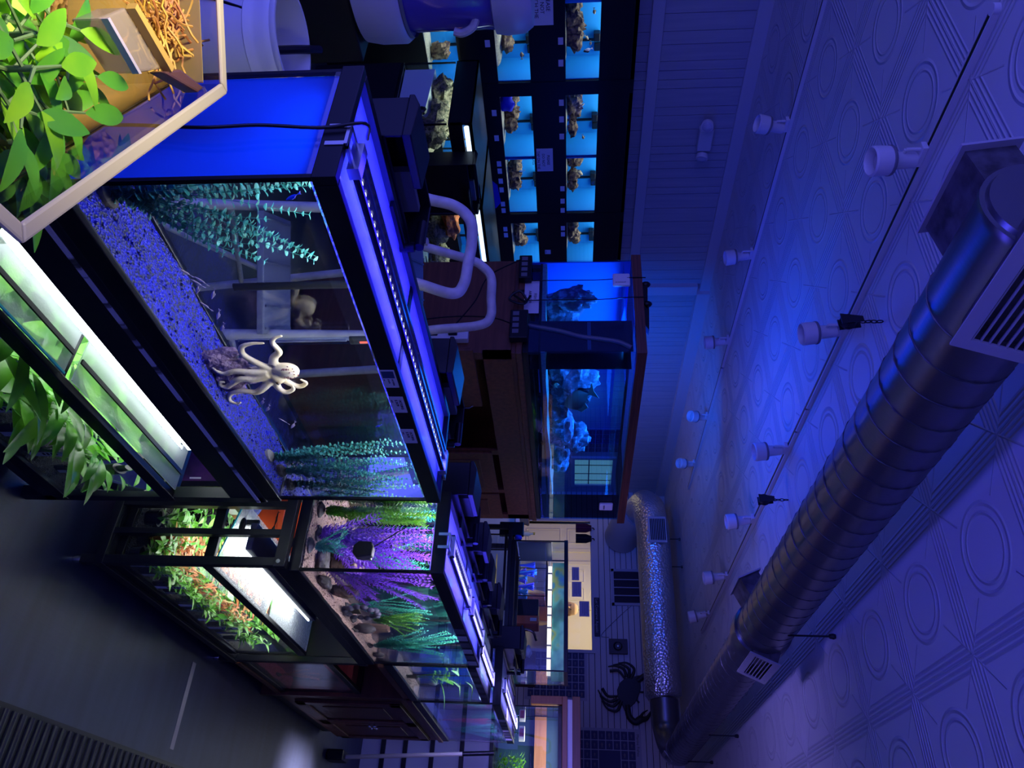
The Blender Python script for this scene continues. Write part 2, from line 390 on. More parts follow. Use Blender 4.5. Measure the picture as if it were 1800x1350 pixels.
# bright floor strip comes only from an added light, set further down
# ------------------------------------------------------------------ aquaria
GT = .006
def tank(label, x0, x1, y0, y1, z0, z1, rt=.042, rb=.047, rim='black', back=None, left=None, water=None, lid=True, name='aquarium', group=None, rw=.02, gravel=None, gz=None, brace=None, bottom=True):
    t = thing(name, label, 'aquarium', ((x0+x1)/2,(y0+y1)/2,z0), group)
    m = MB(); m.frame(x0,x1,y0,y1,z1-rt,z1,rw)
    if brace:
        for b in brace: m.box((x0+rw,b-.014,z1-.03),(x1-rw,b+.014,z1-.012))
    obj('top_rim', m, K[rim], t, bevel=.002)
    m = MB(); m.frame(x0,x1,y0,y1,z0,z0+rb,rw)
    obj('bottom_rim', m, K[rim], t, bevel=.002)
    e = .004; zg0, zg1 = z0+.012, z1-.02
    for nm, a, b in (('front_pane',(x1-e-GT,y0+e,zg0),(x1-e,y1-e,zg1)), ('back_pane',(x0+e,y0+e,zg0),(x0+e+GT,y1-e,zg1)),
                     ('left_pane',(x0+e+GT,y0+e,zg0),(x1-e-GT,y0+e+GT,zg1)), ('right_pane',(x0+e+GT,y1-e-GT,zg0),(x1-e-GT,y1-e,zg1))):
        obj(nm, B((a,b)), K['glass'], t)
    if bottom: obj('floor_pane', B(((x0+e,y0+e,z0+.004),(x1-e,y1-e,zg0))), K['black'], t)
    for xx in (x0+e, x1-e-.009):
        for yy in (y0+e, y1-e-.009): obj('corner_seal', B(((xx,yy,zg0),(xx+.009,yy+.009,zg1))), K['black'], t)
    if back: obj('backing', B(((x0-.003,y0+.004,z0+rb*.5),(x0+.001,y1-.004,z1-rt*.5))), K[back], t)
    if left: obj('side_backing', B(((x0+.013,y0+e+GT+.0035,z0+rb-.004),(x1-.014,y0+e+GT+.0042,z1-rt+.004))), K[left], t)
    g = e+GT+.0015
    if water: obj('water', B(((x0+g,y0+g,zg0+.002),(x1-g,y1-g,water))), K['water'], t)
    if gravel:
        m = MB(); nx, ny = 14, 46
        gx0,gx1,gy0,gy1 = x0+g+.002, x1-g-.002, y0+g+.002, y1-g-.002
        vs = []
        for i in range(nx+1):
            for j in range(ny+1):
                xx = gx0+(gx1-gx0)*i/nx; yy = gy0+(gy1-gy0)*j/ny
                vs.append((xx,yy,gz+.008*noise.noise(V((xx*14,yy*11,z0)))+.003*noise.noise(V((xx*70,yy*70,z0)))))
        n = len(vs)
        fs = [(i*(ny+1)+j,(i+1)*(ny+1)+j,(i+1)*(ny+1)+j+1,i*(ny+1)+j+1) for i in range(nx) for j in range(ny)]
        # skirts
        ring = [i*(ny+1) for i in range(nx+1)]+[nx*(ny+1)+j for j in range(1,ny+1)]+[i*(ny+1)+ny for i in range(nx-1,-1,-1)]+[j for j in range(ny-1,0,-1)]
        lo = [(vs[k][0],vs[k][1],zg0+.004) for k in ring]
        vs2 = vs+lo
        for a in range(len(ring)):
            b = (a+1)%len(ring); fs.append((ring[a],n+a,n+b,ring[b]))
        m.add(vs2, fs)
        gname = {'bluegravel':'blue_gravel','pinkgravel':'natural_gravel','redgravel':'red_gravel','soil':'aquarium_soil','sand':'sand_bed'}[gravel]
        # small pebbles sitting on the surface
        for _ in range(260 if gravel!='sand' else 0):
            xx = rnd.uniform(gx0+.004,gx1-.004); yy = rnd.uniform(gy0+.004,gy1-.004); r = rnd.uniform(.0025,.005)
            m.blob((xx,yy,gz+.008*noise.noise(V((xx*14,yy*11,z0)))+r*.3), (r*1.3,r*1.1,r), rnd.randint(0,99), .3, 3)
        go = obj(gname, m, K[gravel], None, 60)
        tag(go, {'bluegravel':'bright blue gravel covering the floor of the large aquarium','pinkgravel':'pinkish natural gravel under the violet and green plants' if y0<3 else 'pinkish gravel in the aquarium with the lone broad leaf plant','redgravel':'red gravel in the dim lower aquarium','soil':'dark soil under the big leaf plants on the lower shelf' if y0<2 else 'dark soil under the crowded labelled pots'}.get(gravel), 'gravel', kind='stuff')
    return t

def lamp_bar(label, x, y0, y1, z, w=.075, group=None, deep=True):
    t = thing('light_bar', label, 'aquarium light', (x,(y0+y1)/2,z), group)
    m = MB()
    for dx in (-w*.5, -.012, w*.5-.012): m.box((x+dx,y0,z+.004),(x+dx+.008,y1,z+.016))
    obj('rail', m, K['blackgloss'], t)
    obj('clear_cover', B(((x-w*.5,y0,z+.001),(x+w*.5,y1,z+.004))), K['glass'], t)
    m = MB(); yy = y0+.02
    while yy < y1-.02:
        for dx in (-.030,-.002): m.lathe([(.0052,0),(.0052,.002),(0,.003)], 8, Matrix.Translation((x+dx+.002,yy+(0 if dx<-.02 else .006),z+.0045)))
        yy += .026
    obj('diodes', m, K['led_blue'], t)
    for s, yy in ((-1,y0),(1,y1)):
        m = MB(); y2 = yy+s*.055
        m.box((x-.035,yy-.012,z-.002),(x+.035,yy+.012,z+.02))
        m.box((x-.028,min(yy,y2),z+.004),(x-.018,max(yy,y2),z+.010)); m.box((x+.018,min(yy,y2),z+.004),(x+.028,max(yy,y2),z+.010))
        m.box((x-.028,y2-.006,z+.004),(x+.028,y2+.006,z+.010)); m.box((x-.028,y2-.003*s,z-.03),(x-.018,y2+.004*s,z+.006)); m.box((x+.018,y2-.003*s,z-.03),(x+.028,y2+.004*s,z+.006))
        obj('bracket', m, K['silver'], t)
    return t

def hob(label, x, y0, y1, z0, z1, d=.13, group=None, glow=True):      # hang-on filter box behind a rim; x = tank side
    t = thing('hang_on_filter', label, 'aquarium filter', (x-d/2,(y0+y1)/2,z0), group)
    m = MB(); th = .006
    xa = x-d
    m.box((xa,y0,z0),(xa+th,y1,z1)); m.box((xa,y0,z0),(x,y0+th,z1)); m.box((xa,y1-th,z0),(x,y1,z1)); m.box((xa,y0,z0),(x,y1,z0+th)); m.box((x-th,y0,z0),(x,y1,z1-.035))
    obj('body', m, K['black'], t, bevel=.004)
    ym = y0+(y1-y0)*.45
    m = MB(); m.prism([(xa-.004,z1),(xa-.004,z1+.012),(xa+.03,z1+.026),(x+.004,z1+.02),(x+.004,z1)], lambda u,v,dd: (u,dd,v), y0-.004, ym)
    obj('lid', m, K['black'], t, bevel=.003)
    obj('spillway', B(((x-.01,ym+.01,z1-.05),(x+.045,y1-.03,z1-.042))), K['black'], t)
    m = MB(); m.tube([(x+.03,y1-.02,z1-.02),(x+.03,y1-.02,z0-.25)], .011, 10)
    m.tube([(x-.05,y1-.02,z1-.01),(x+.03,y1-.02,z1-.01)], .012, 10)
    obj('intake_tube', m, K['black'], t, 40)
    m = MB(); m.box((xa+.03,ym+.02,z0+.04),(xa+.05,y1-.03,z1-.02))
    obj('cartridge', m, K['grey'], t)
    return t

def leafy(name, label, base, stems, m, lw=.016, ll=.017, step=.013, baser=.03, group=None, cat='plant', style='round', basemat='rockdark', th=.0012):
    """plastic stem plant: stems = list of point lists"""
    t = thing(name, label, cat, base, group)
    b = MB(); b.lathe([(baser,0),(baser*.95,.010),(baser*.5,.02),(.004,.024)], 16, Matrix.Translation(base))
    obj('weighted_base', b, K[basemat], t, 40)
    f = MB()
    for st in stems:
        L_ = sum(((V(st[i+1])-V(st[i])).length for i in range(len(st)-1)))
        pts = curve(st, max(8,int(L_/.02)))
        f.tube(pts, [th*(1-.6*i/len(pts)) for i in range(len(pts))], 5)
        acc = 0; k = 0; tot = 0
        for i in range(1, len(pts)):
            seg = pts[i]-pts[i-1]; ln = seg.length
            if ln < 1e-6: continue
            d = seg/ln; s0 = d.orthogonal().normalized()
            while acc < ln:
                p = pts[i-1]+d*acc; fr = (tot+acc)/L_
                a = k*1.9+rnd.uniform(-.3,.3); sc_ = (1-.35*fr)*rnd.uniform(.8,1.15)
                if style == 'round':
                    for q in (0,PI):
                        sd = (Matrix.Rotation(a+q,3,d) @ s0)
                        f.leaf(p, sd*.9+d*.45, d, ll*sc_, lw*sc_, .3, 4, .2, peak=.55)
                elif style == 'feather':
                    for q in range(4):
                        sd = (Matrix.Rotation(a+q*PI/2,3,d) @ s0)
                        f.leaf(p, sd*1.0+d*.1, d, ll*sc_, lw*sc_, -1.5, 5, .3, peak=.3)
                elif style == 'blade':
                    for q in (0,2.1,4.2):
                        sd = (Matrix.Rotation(a+q,3,d) @ s0)
                        f.leaf(p, sd*.55+d*.8, d, ll*sc_, lw*sc_, .5, 4, .25, peak=.4)
                k += 1; acc += step*rnd.uniform(.85,1.15)
            acc -= ln; tot += ln
    obj('foliage', f, m, t, 80)
    return t

# ---- the large near aquarium on its rack
A1 = dict(x0=-1.28, x1=-.9675, y0=.803, y1=2.02, z0=.775, z1=1.305)
t1 = tank('large black rimmed aquarium with blue gravel and the octopus ornament', **A1, left='blueback', water=1.255, gravel='bluegravel', gz=.818, brace=[1.405])
for a, b in ((.83,1.388),(1.422,1.995)):
    obj('glass_lid', B(((-1.256,a,1.287),(-.99,b,1.291))), K['lid'], t1)
m = MB()
def card(y, lab, w=.068, h=.034, z=1.263, x=-.9675, dark=False):
    c = obj('price_tag', B(((x,y,z),(x+.0012,y+w,z+h))), K['paper'], t1)
    c['label'] = lab
    if dark:
        obj('tag_picture', B(((x+.0012,y+.004,z+.003),(x+.0016,y+.03,z+h-.003))), mat('tag photo', (.02,.05,.16), .5), c)
    for k, (s, sz) in enumerate((('OCTOPUS',.009),('$ 24.99',.009),('each',.006))):
        text('lettering', s, (x+.0014,y+.034 if dark else y+.012,z+.022-.009*k), (0,1,0), (0,0,1), sz*(.6 if dark else 1), K['ink'], c)
card(1.345, 'white price tag with a dark picture', dark=True)
card(1.452, 'white price tag'); card(1.598, 'white price tag nearest the far end')
p = obj('maker_plate', B(((-1.262,1.06,1.292),(-1.2605,1.16,1.303))), K['blackgloss'], t1)
text('lettering', 'AQUEON', (-1.2602,1.068,1.2945), (0,1,0), (0,0,1), .010, K['white'], t1)
obj('back_rim_wall', B(((-1.262,.825,1.262),(-1.258,2.0,1.304))), mat('dark blue grey plastic', (.05,.055,.10), .4), t1)
lamp_bar('long clear led bar glowing on the near large aquarium', -1.075, .86, 1.965, 1.302)
area('led bar near aquarium', (-1.075,1.41,1.335), .05, 1.1, 2.2*LS, (.02,.012,1.0))
area('lid glow near aquarium', (-1.12,1.41,1.264), .25, 1.13, 8.0*LS, (.012,.006,1.0), (0,0,1))
area('near aquarium upward leak', (-1.075,1.41,1.345), .12, 1.1, 4*LS, (.12,.12,1.0), (0,0,1))
area('interior near aquarium', (-1.10,1.41,1.250), .22, 1.15, 7.5*LS, (1.0,.95,.84))
hob('wide black hang-on filter behind the near aquarium corner', -1.285, .965, 1.275, 1.17, 1.345)
hob('black hang-on filter behind the far half of the large aquarium', -1.285, 1.80, 2.19, 1.17, 1.322)
c = obj('power_cable', T(curve([(-1.13,.855,1.322),(-1.10,.80,1.335),(-1.085,.795,1.26),(-1.09,.79,1.15),(-1.085,.788,1.05),(-1.10,.79,.92),(-1.09,.78,.80)],40), .0032, 8), K['blackgloss'], None, 40)
tag(c, 'thin black cable hanging down the blue aquarium side', 'cable')

# ---- octopus ornament
oc = thing('octopus_ornament', 'cream octopus ornament with curling arms on blue gravel', 'ornament', (-1.10,1.47,.82))
hx = -1.10
f = MB()
f.blob((hx,1.452,1.000), (.026,.028,.034), 3, .05, 12)
f.blob((hx+.012,1.474,.972), (.018,.020,.020), 5, .05, 10)
f.blob((hx,1.458,.962), (.017,.020,.022), 5, .05, 10)
arms = [
 [(hx-.005,1.43,.975),(hx-.01,1.405,.985),(hx-.01,1.385,1.003),(hx-.01,1.352,.998),(hx-.01,1.335,1.008),(hx-.01,1.326,1.03)],
 [(hx,1.445,.962),(hx,1.42,.938),(hx-.005,1.392,.915),(hx-.005,1.362,.922),(hx-.005,1.350,.95),(hx-.005,1.349,.982)],
 [(hx+.01,1.452,.955),(hx+.015,1.447,.92),(hx+.018,1.440,.88),(hx+.02,1.448,.85),(hx+.02,1.435,.835),(hx+.02,1.420,.83)],
 [(hx+.014,1.462,.955),(hx+.022,1.47,.92),(hx+.026,1.466,.885),(hx+.028,1.485,.855),(hx+.03,1.497,.838),(hx+.03,1.487,.826),(hx+.03,1.475,.832),(hx+.03,1.476,.843)],
 [(hx+.01,1.472,.958),(hx+.02,1.50,.935),(hx+.026,1.522,.905),(hx+.028,1.515,.87),(hx+.03,1.528,.835),(hx+.03,1.556,.824),(hx+.03,1.57,.838),(hx+.03,1.563,.852)],
 [(hx+.005,1.475,.966),(hx+.012,1.51,.962),(hx+.014,1.532,.975),(hx+.012,1.522,.998),(hx+.01,1.505,1.0)],
 [(hx-.012,1.48,.975),(hx-.014,1.51,.985),(hx-.016,1.53,1.008),(hx-.016,1.515,1.03),(hx-.014,1.498,1.02)],
 [(hx-.012,1.455,.955),(hx-.03,1.465,.92),(hx-.035,1.48,.87),(hx-.04,1.50,.83)],
]
for a in arms:
    pts = curve(a, 28); n = len(pts)
    f.tube(pts, [.0125*(1-.72*(i/(n-1))**1.1) for i in range(n)], 10)
ob = obj('body', f, mat('cream resin', (.74,.62,.36), .45, var=((.80,.72,.58), 30, 'noise')), oc, 60)
r = ob.modifiers.new('remesh','REMESH'); r.mode = 'VOXEL'; r.voxel_size = .0028; r.use_smooth_shade = True
s = ob.modifiers.new('smooth','SMOOTH'); s.iterations = 4
f = MB()
for _ in range(26):
    d = V((rnd.uniform(.2,1),rnd.uniform(-1,1),rnd.uniform(-.1,1))).normalized()
    f.blob((hx+d.x*.0262,1.452+d.y*.0282,1.000+d.z*.0342), .0018, 1, 0, 4)
obj('spots', f, mat('maroon paint', (.18,.03,.06), .5), oc)
f = MB(); f.blob((hx+.028,1.482,.974), .006, 2, 0, 6)
obj('eye', f, mat('bronze eye', (.12,.07,.03), .2), oc, 60)
f = MB(); f.blob((hx+.0335,1.4835,.9745), .0028, 2, 0, 6); obj('pupil', f, K['blackgloss'], oc, 60)
f = MB()
for q in ((hx-.005,1.41,.835,.028,.03,.045),(hx-.01,1.44,.855,.028,.034,.055),(hx,1.49,.845,.03,.05,.035),(hx-.01,1.485,.88,.02,.025,.05),(hx-.02,1.395,.87,.02,.018,.03)):
    f.blob(q[:3], q[3:], rnd.randint(0,50), .35, 12, fr=4)
obj('rock_base', f, mat('mauve painted rock', (.16,.10,.22), .75, var=((.30,.22,.36), 60, 'noise'), bump=(90,.8,'noise')), oc, 60)

# ---- plants and fish of the large aquarium
def fan(base, tips, n, spread, mid=.5, seed=1):
    r = random.Random(seed); out = []
    for i in range(n):
        tp = V(r.choice(tips)) + V((r.uniform(-.5,.5)*spread*.6, r.uniform(-.5,.5)*spread, r.uniform(-.35,.2)*spread))
        b = V(base) + V((r.uniform(-.012,.012), r.uniform(-.012,.012), .02))
        md = b.lerp(tp, mid) + V((r.uniform(-.02,.02), r.uniform(-.03,.03), r.uniform(.0,.03)))
        out.append([b, md, tp])
    return out
def keep(stems, x0,x1,y0,y1,z1):
    return [[V((min(max(p[0],x0),x1),min(max(p[1],y0),y1),min(p[2],z1))) for p in s] for s in stems]
bx = (-1.245,-1.0,.835,1.99,1.232)
leafy('plastic_plant', 'teal string leaf plant beside the blue aquarium side', (-1.12,.915,.818), keep(fan((-1.12,.905,.82), [(-1.12,.90,1.21),(-1.10,.93,1.2),(-1.13,.98,1.2),(-1.08,1.05,1.19),(-1.10,1.055,1.09),(-1.10,1.0,1.10),(-1.15,.95,1.1),(-1.06,1.03,1.02)], 20, .07, seed=4),*bx), K['teal'], lw=.020, ll=.021, step=.0145)
leafy('plastic_plant', 'teal string leaf plant with a pale base at the far end of blue gravel', (-1.10,1.86,.818), keep(fan((-1.10,1.87,.82), [(-1.12,1.81,1.22),(-1.1,1.90,1.22),(-1.12,1.96,1.2),(-1.10,1.85,1.15),(-1.07,1.83,1.08),(-1.1,1.95,1.1),(-1.06,1.93,1.0)], 20, .08, seed=8),*bx), K['teal'], basemat='grey', lw=.017, ll=.017, step=.013)
leafy('plastic_plant', 'bluish string leaf plant pressed to the far end glass', (-1.12,1.965,.818), keep(fan((-1.12,1.965,.82), [(-1.15,1.97,1.23),(-1.06,1.98,1.2),(-1.05,1.975,1.08),(-1.18,1.96,1.15),(-1.03,1.98,1.15)], 13, .06, seed=12),*bx), K['teal'], lw=.017, ll=.017, step=.013)
def fish(label, p, d, L_, m, group, deep=.36, stripe=None):
    p = V(p); d = V(d).normalized(); t = thing('fish', label, 'fish', p, group)
    mt = Matrix.Translation(p) @ V((1,0,0)).rotation_difference(d).to_matrix().to_4x4()
    f = MB(); n = 8; prof = [(-.45,.02),(-.36,.10),(-.2,.36),(0,.5),(.2,.46),(.38,.26),(.46,.10),(.5,.02)]
    vs = []
    for x,h in prof:
        for k in range(8):
            a = 2*PI*k/8; vs.append(mt @ V((x*L_, math.cos(a)*h*L_*deep*.5, math.sin(a)*h*L_*deep)))
    f.add(vs, [(i*8+k,i*8+(k+1)%8,(i+1)*8+(k+1)%8,(i+1)*8+k) for i in range(7) for k in range(8)])
    obj('body', f, m, t, 60)
    f = MB(); th = .012*L_
    f.prism([(-.44,.03),(-.68,.2),(-.62,0),(-.68,-.2),(-.44,-.03)], lambda u,v,dd: mt @ V((u*L_,dd,v*L_*deep*2.2)), -th, th)
    f.prism([(-.18,.3*deep),(-.22,.62*deep),(.05,.68*deep),(.2,.40*deep)], lambda u,v,dd: mt @ V((u*L_,dd,v*L_)), -th, th)
    obj('fin', f, m, t)
    return t
K['tetra'] = mat('silvery fish scales', (.34,.30,.48), .3, var=((.55,.45,.6), 60, 'noise'))
fs = [(-1.15,1.14,.872),(-1.15,1.172,.884),(-1.16,1.20,.872),(-1.15,1.245,.873),(-1.16,1.285,.886),(-1.14,1.16,.90),(-1.15,1.21,.905),(-1.15,1.625,.876),(-1.14,1.648,.884),(-1.15,1.715,.905),(-1.15,1.738,.925),(-1.17,1.335,.875)]
for i, q in enumerate(fs):
    lone = i in (7,8)
    fish('slim silvery fish hovering low over the blue gravel', q, (rnd.uniform(-.3,.3), rnd.choice((-1,1))*rnd.uniform(.5,1), -.55), .032, K['tetra'], 'slim fish over the blue gravel', .26)
K['bluefish'] = mat('vivid blue fish', (.02,.04,.9), .35)
fish('small vivid blue fish near the top by the blue end', (-1.0,.866,1.208), (0,.45,-.9), .03, K['bluefish'], None, .3)
fish('small vivid blue fish under the price tags', (-1.0,1.62,1.20), (0,.5,-.8), .02, K['bluefish'], None, .3)
h = thing('aquarium_heater', 'glass tube heater with an orange indicator behind the octopus', 'heater', (-1.235,1.435,.87))
obj('glass_tube', T([(-1.235,1.435,.87),(-1.235,1.435,1.15)], .011, 12), glassmat('heater glass', (.7,.75,.95)), h, 40)
obj('heater_core', T([(-1.235,1.435,.95),(-1.235,1.435,1.14)], .004, 8), K['silver'], h, 40)
obj('cap', T([(-1.235,1.435,1.15),(-1.235,1.435,1.235)], .013, 12), K['black'], h, 40)
obj('indicator', T([(-1.224,1.435,1.175),(-1.224,1.435,1.20)], .004, 8), lamp('orange indicator', (1,.12,.08), 1.5), h, 40)

# ---- rack under it, lower aquarium with the big leaf plants
rk = thing('steel_rack', 'black steel rack carrying the blue gravel aquarium', 'rack', (-1.12,1.41,0))
for xx in (-1.31,-1.005):
    for yy in (.785,2.005): obj('leg', B(((xx,yy,0),(xx+.035,yy+.03,.765))), K['steel_black'], rk)
m = MB(); m.frame(-1.31,-.97,.785,2.035,.742,.774,.035); obj('upper_frame', m, K['steel_black'], rk, bevel=.002)
obj('apron', B(((-.985,.785,.667),(-.972,2.035,.742))), K['steel_black'], rk)
obj('tape_strip', B(((-.9719,.80,.744),(-.9665,2.03,.754))), mat('scuffed white tape', (.75,.75,.78), .5, var=((.05,.05,.06), (1,16,1), 'noise', .56,.62)), rk)
m = MB(); m.frame(-1.31,-.97,.785,2.035,.075,.105,.035); obj('lower_frame', m, K['steel_black'], rk)
obj('blue_back_sheet', B(((-1.318,.79,.45),(-1.312,2.2,.76))), mat('deep blue sheet', (.0,.003,.40), .6), rk)
t1b = tank('lower aquarium with white light and big leaf potted plants', -1.30, -.968, .80, 2.025, .108, .49, rt=.04, rb=.04, water=.445, gravel='soil', gz=.15, brace=[1.40])
m = MB(); m.box((-1.19,.82,.489),(-.992,1.385,.493)); m.box((-1.19,1.42,.489),(-.992,2.0,.493)); obj('glass_lid', m, K['lid'], t1b)
m = MB(); m.box((-1.0545,.82,.4935),(-1.0425,1.385,.4985)); m.box((-1.0545,1.42,.4935),(-1.0425,2.0,.4985)); obj('lid_hinge', m, K['black'], t1b)
m = MB(); m.box((-.991,.82,.493),(-.986,1.385,.497)); obj('lid_edge', m, K['glassedge'], t1b)
lb = thing('light_hood', 'long bright white led hood on the lower near aquarium', 'aquarium light', (-1.13,1.4,.497))
obj('housing', B(((-1.20,.86,.53),(-1.12,1.96,.56))), K['black'], lb)
m = MB()
yy = .87
while yy < 1.95:
    m.box((-1.118,yy,.512),(-1.110,yy+.016,.528)); m.box((-1.150,yy,.526),(-1.122,yy+.014,.5295)); yy += .022
obj('diodes', m, K['led_white'], lb)
obj('lens', B(((-1.16,.86,.4945),(-1.106,1.96,.4975))), mat('frosted lens', (.8,.85,.9), .3, alpha=.25), lb)
for yy in (.88,1.94): obj('foot', B(((-1.19,yy,.493),(-1.12,yy+.01,.53))), K['black'], lb)
area('led lower near aquarium', (-1.135,1.41,.524), .05, 1.05, .9*LS, (.85,.96,1.0), spread=1.7)
area('interior lower near aquarium', (-1.13,1.41,.440), .20, 1.1, 4.5*LS, (.98,1.0,.90))
# ------------------------------------------------------------------ second rack
t2 = tank('aquarium with violet and green plants on pinkish gravel', -1.185, -.885, 2.375, 3.56, .745, 1.272, rt=.045, rb=.040, water=1.222, gravel='pinkgravel', gz=.788, brace=[2.985])
for a, b in ((2.40,2.968),(3.002,3.535)): obj('glass_lid', B(((-1.162,a,1.255),(-.907,b,1.259))), K['lid'], t2)
for i in range(6):
    y = 2.98+i*.095
    c = obj('price_tag', B(((-.885,y,1.229),(-.8838,y+.062,1.268))), K['paper'] if i % 2 else K['grey'], t2)
lamp_bar('clear led bar over the violet plant half of the second aquarium', -1.0, 2.43, 2.95, 1.274, w=.09)
lamp_bar('clear led bar over the teal plant half of the second aquarium', -1.0, 3.06, 3.5, 1.274, w=.09)
area('led bar second aquarium', (-1.0,2.95,1.305), .06, 1.05, 1.2*LS, (.10,.08,1.0))
area('lid glow second aquarium', (-1.03,2.97,1.232), .22, 1.1, 6*LS, (.03,.02,1.0), (0,0,1))
area('added blue aisle fill', (-1.0,2.95,1.31), .10, 1.05, 5*LS, (.06,.05,1.0), (-.7,0,1))  # added fill, blue light thrown up and across the aisle
area('interior second aquarium', (-1.03,2.97,1.217), .2, 1.1, 13*LS, (1.0,.92,.95))
hob('black hang-on filter behind the near end of the violet plant aquarium', -1.19, 2.41, 2.80, 1.12, 1.325)
hob('black hang-on filter behind the middle of the second aquarium', -1.19, 2.93, 3.20, 1.12, 1.325)
hob('black hang-on filter behind the teal plant end of the second aquarium', -1.19, 3.28, 3.54, 1.12, 1.315)
bx2 = (-1.15,-.91,2.40,3.53,1.205)
leafy('plastic_plant', 'large violet feathery plant at the near end of the second aquarium', (-1.06,2.50,.785), keep(fan((-1.06,2.50,.79), [(-1.05,2.46,1.19),(-1.08,2.56,1.19),(-1.05,2.65,1.2),(-1.02,2.78,1.15),(-.98,2.82,1.12),(-1.0,2.70,1.0),(-.96,2.62,.92),(-.93,2.55,.95),(-1.1,2.48,1.05),(-.95,2.48,1.12),(-.97,2.44,.98),(-.98,2.8,.93)], 26, .13, seed=21),*bx2), K['violet'], style='feather', lw=.008, ll=.030, step=.016)
leafy('plastic_plant', 'small teal tuft at the foot of the violet plant', (-.99,2.42,.785), keep(fan((-.99,2.43,.79), [(-.98,2.43,.90),(-1.05,2.42,.92),(-1.0,2.5,.9)], 14, .05, seed=23),*bx2), K['teal'], style='blade', lw=.006, ll=.022, step=.010)
leafy('plastic_plant', 'dense sea green plant nearest the far end of the second aquarium', (-1.01,3.40,.785), keep(fan((-1.01,3.40,.79), [(-1.02,3.3,1.19),(-1.0,3.2,1.19),(-1.0,3.38,1.15),(-.98,3.45,1.12),(-1.03,3.5,1.1),(-1.0,3.42,1.0),(-.97,3.3,1.05),(-1.03,3.18,1.08)], 34, .13, seed=25),*bx2), K['tealgreen'], style='blade', lw=.011, ll=.024, step=.015)
leafy('plastic_plant', 'short lime green grassy plant behind the ring ornament', (-1.04,3.07,.785), keep(fan((-1.04,3.07,.86), [(-1.03,3.05,1.08),(-1.0,3.12,1.05),(-.97,3.16,1.02),(-1.05,3.0,1.06),(-.98,3.04,1.0)], 20, .09, seed=27),*bx2), K['leafgreen'], style='blade', lw=.008, ll=.026, step=.013)
leafy('plastic_plant', 'pale sea green plant rising behind the ring ornament', (-1.10,2.96,.785), keep(fan((-1.10,2.96,.79), [(-1.08,2.95,1.1),(-1.06,3.0,1.12),(-1.1,2.86,1.08),(-1.04,3.08,1.1)], 16, .09, seed=29),*bx2), K['tealgreen'], style='blade', lw=.008, ll=.021, step=.012)
leafy('plastic_plant', 'tall green plant standing at the back behind the violet plant', (-1.14,2.47,.785), keep(fan((-1.14,2.48,.79), [(-1.14,2.44,1.2),(-1.14,2.52,1.2),(-1.14,2.6,1.15),(-1.13,2.42,1.1)], 18, .07, seed=31),*bx2), K['leafgreen'], style='blade', lw=.012, ll=.03, step=.014)
def stone(name, label, cat, c, r, m, seed, amp=.25, n=12, group=None):
    f = MB(); f.blob(c, r, seed, amp, n); return tag(obj(name, f, m, None, 55), label, cat, group)
stone('slate_stone', 'dark flat stone lying at the near end of pinkish gravel', 'stone', (-.99,2.60,.805), (.05,.055,.022), K['rockdark'], 3)
stone('driftwood', 'brown driftwood knot behind the violet plant tip', 'driftwood', (-1.03,2.73,.84), (.045,.06,.05), mat('brown driftwood', (.10,.055,.035), .8, var=((.03,.018,.015), 30,'noise'), bump=(40,.7,'noise')), 7, .5, 14)
stone('slate_stone', 'dark block leaning under the lime green plant', 'stone', (-.99,3.14,.83), (.05,.045,.045), K['rockdark'], 9, .18)
stone('slate_stone', 'small dark block at the far end beside the teal plant', 'stone', (-.965,3.50,.81), (.03,.03,.03), K['rockdark'], 12, .15)
stone('pebble', 'small grey pebble in front of the leaning dark block', 'stone', (-.945,3.12,.797), (.014,.018,.012), K['rockdark'], 13, .2, 8)
stone('pebble', 'smallest grey pebble nearest the front glass of the second aquarium', 'stone', (-.935,3.09,.795), (.008,.010,.007), K['rockdark'], 14, .2, 8)
f = MB(); f.lathe([(.0,0),(.045,0),(.05,.03),(.042,.10),(.036,.13),(.03,.13),(.03,.10),(0,.10)], 18, Matrix.Translation((-1.06,3.20,.785)), cap=False)
tag(obj('stump_ornament', f, mat('brown bark', (.16,.09,.07), .8, var=((.30,.18,.15), (60,60,6),'noise'), bump=((60,60,8),.8,'noise')), None, 50), 'brown stump ornament left of the sea green plant', 'ornament')
o = thing('ring_ornament', 'dark ring of stone blocks standing on pinkish gravel', 'ornament', (-1.0,2.94,.79))
f = MB()
for k in range(15):
    a = -.2+2*PI*k/15
    c = V((-1.0+.01*math.sin(k*2.3), 2.94+.062*math.cos(a), .857+.066*math.sin(a)))
    f.blob(c, (.026,.015+.004*(k%2),.016), k, .18, 8)
obj('stone_block', f, mat('violet grey stone', (.055,.05,.10), .7, var=((.02,.018,.05),40,'noise')), o, 60)
f = MB(); f.box((-1.03,2.90,.79),(-1.022,2.98,.85)); obj('wooden_door', f, mat('olive wood', (.16,.15,.05), .7), o)
# algae scraper on the near end glass
s = thing('algae_scraper', 'black algae scraper on a thin rod against the near end glass', 'scraper', (-.955,2.362,1.0))
f = MB(); f.prism([(-.035,-.012),(-.02,-.028),(.025,-.026),(.034,-.006),(.032,.022),(-.02,.03),(-.036,.014)], lambda u,v,d: V((-.955+v,2.374-d,1.0+u)), 0, .03)
obj('pad', f, K['black'], s, bevel=.004)
obj('rod', T([(-.965,2.368,1.02),(-1.055,2.368,1.145)], .002, 6), K['black'], s)
f = MB(); f.prism([(-.02,-.018),(.02,-.018),(.02,.02),(-.02,.02)], lambda u,v,d: V((-.955+v,2.384+d,1.0+u)), 0, .025)
obj('magnet', f, K['black'], s, bevel=.004)
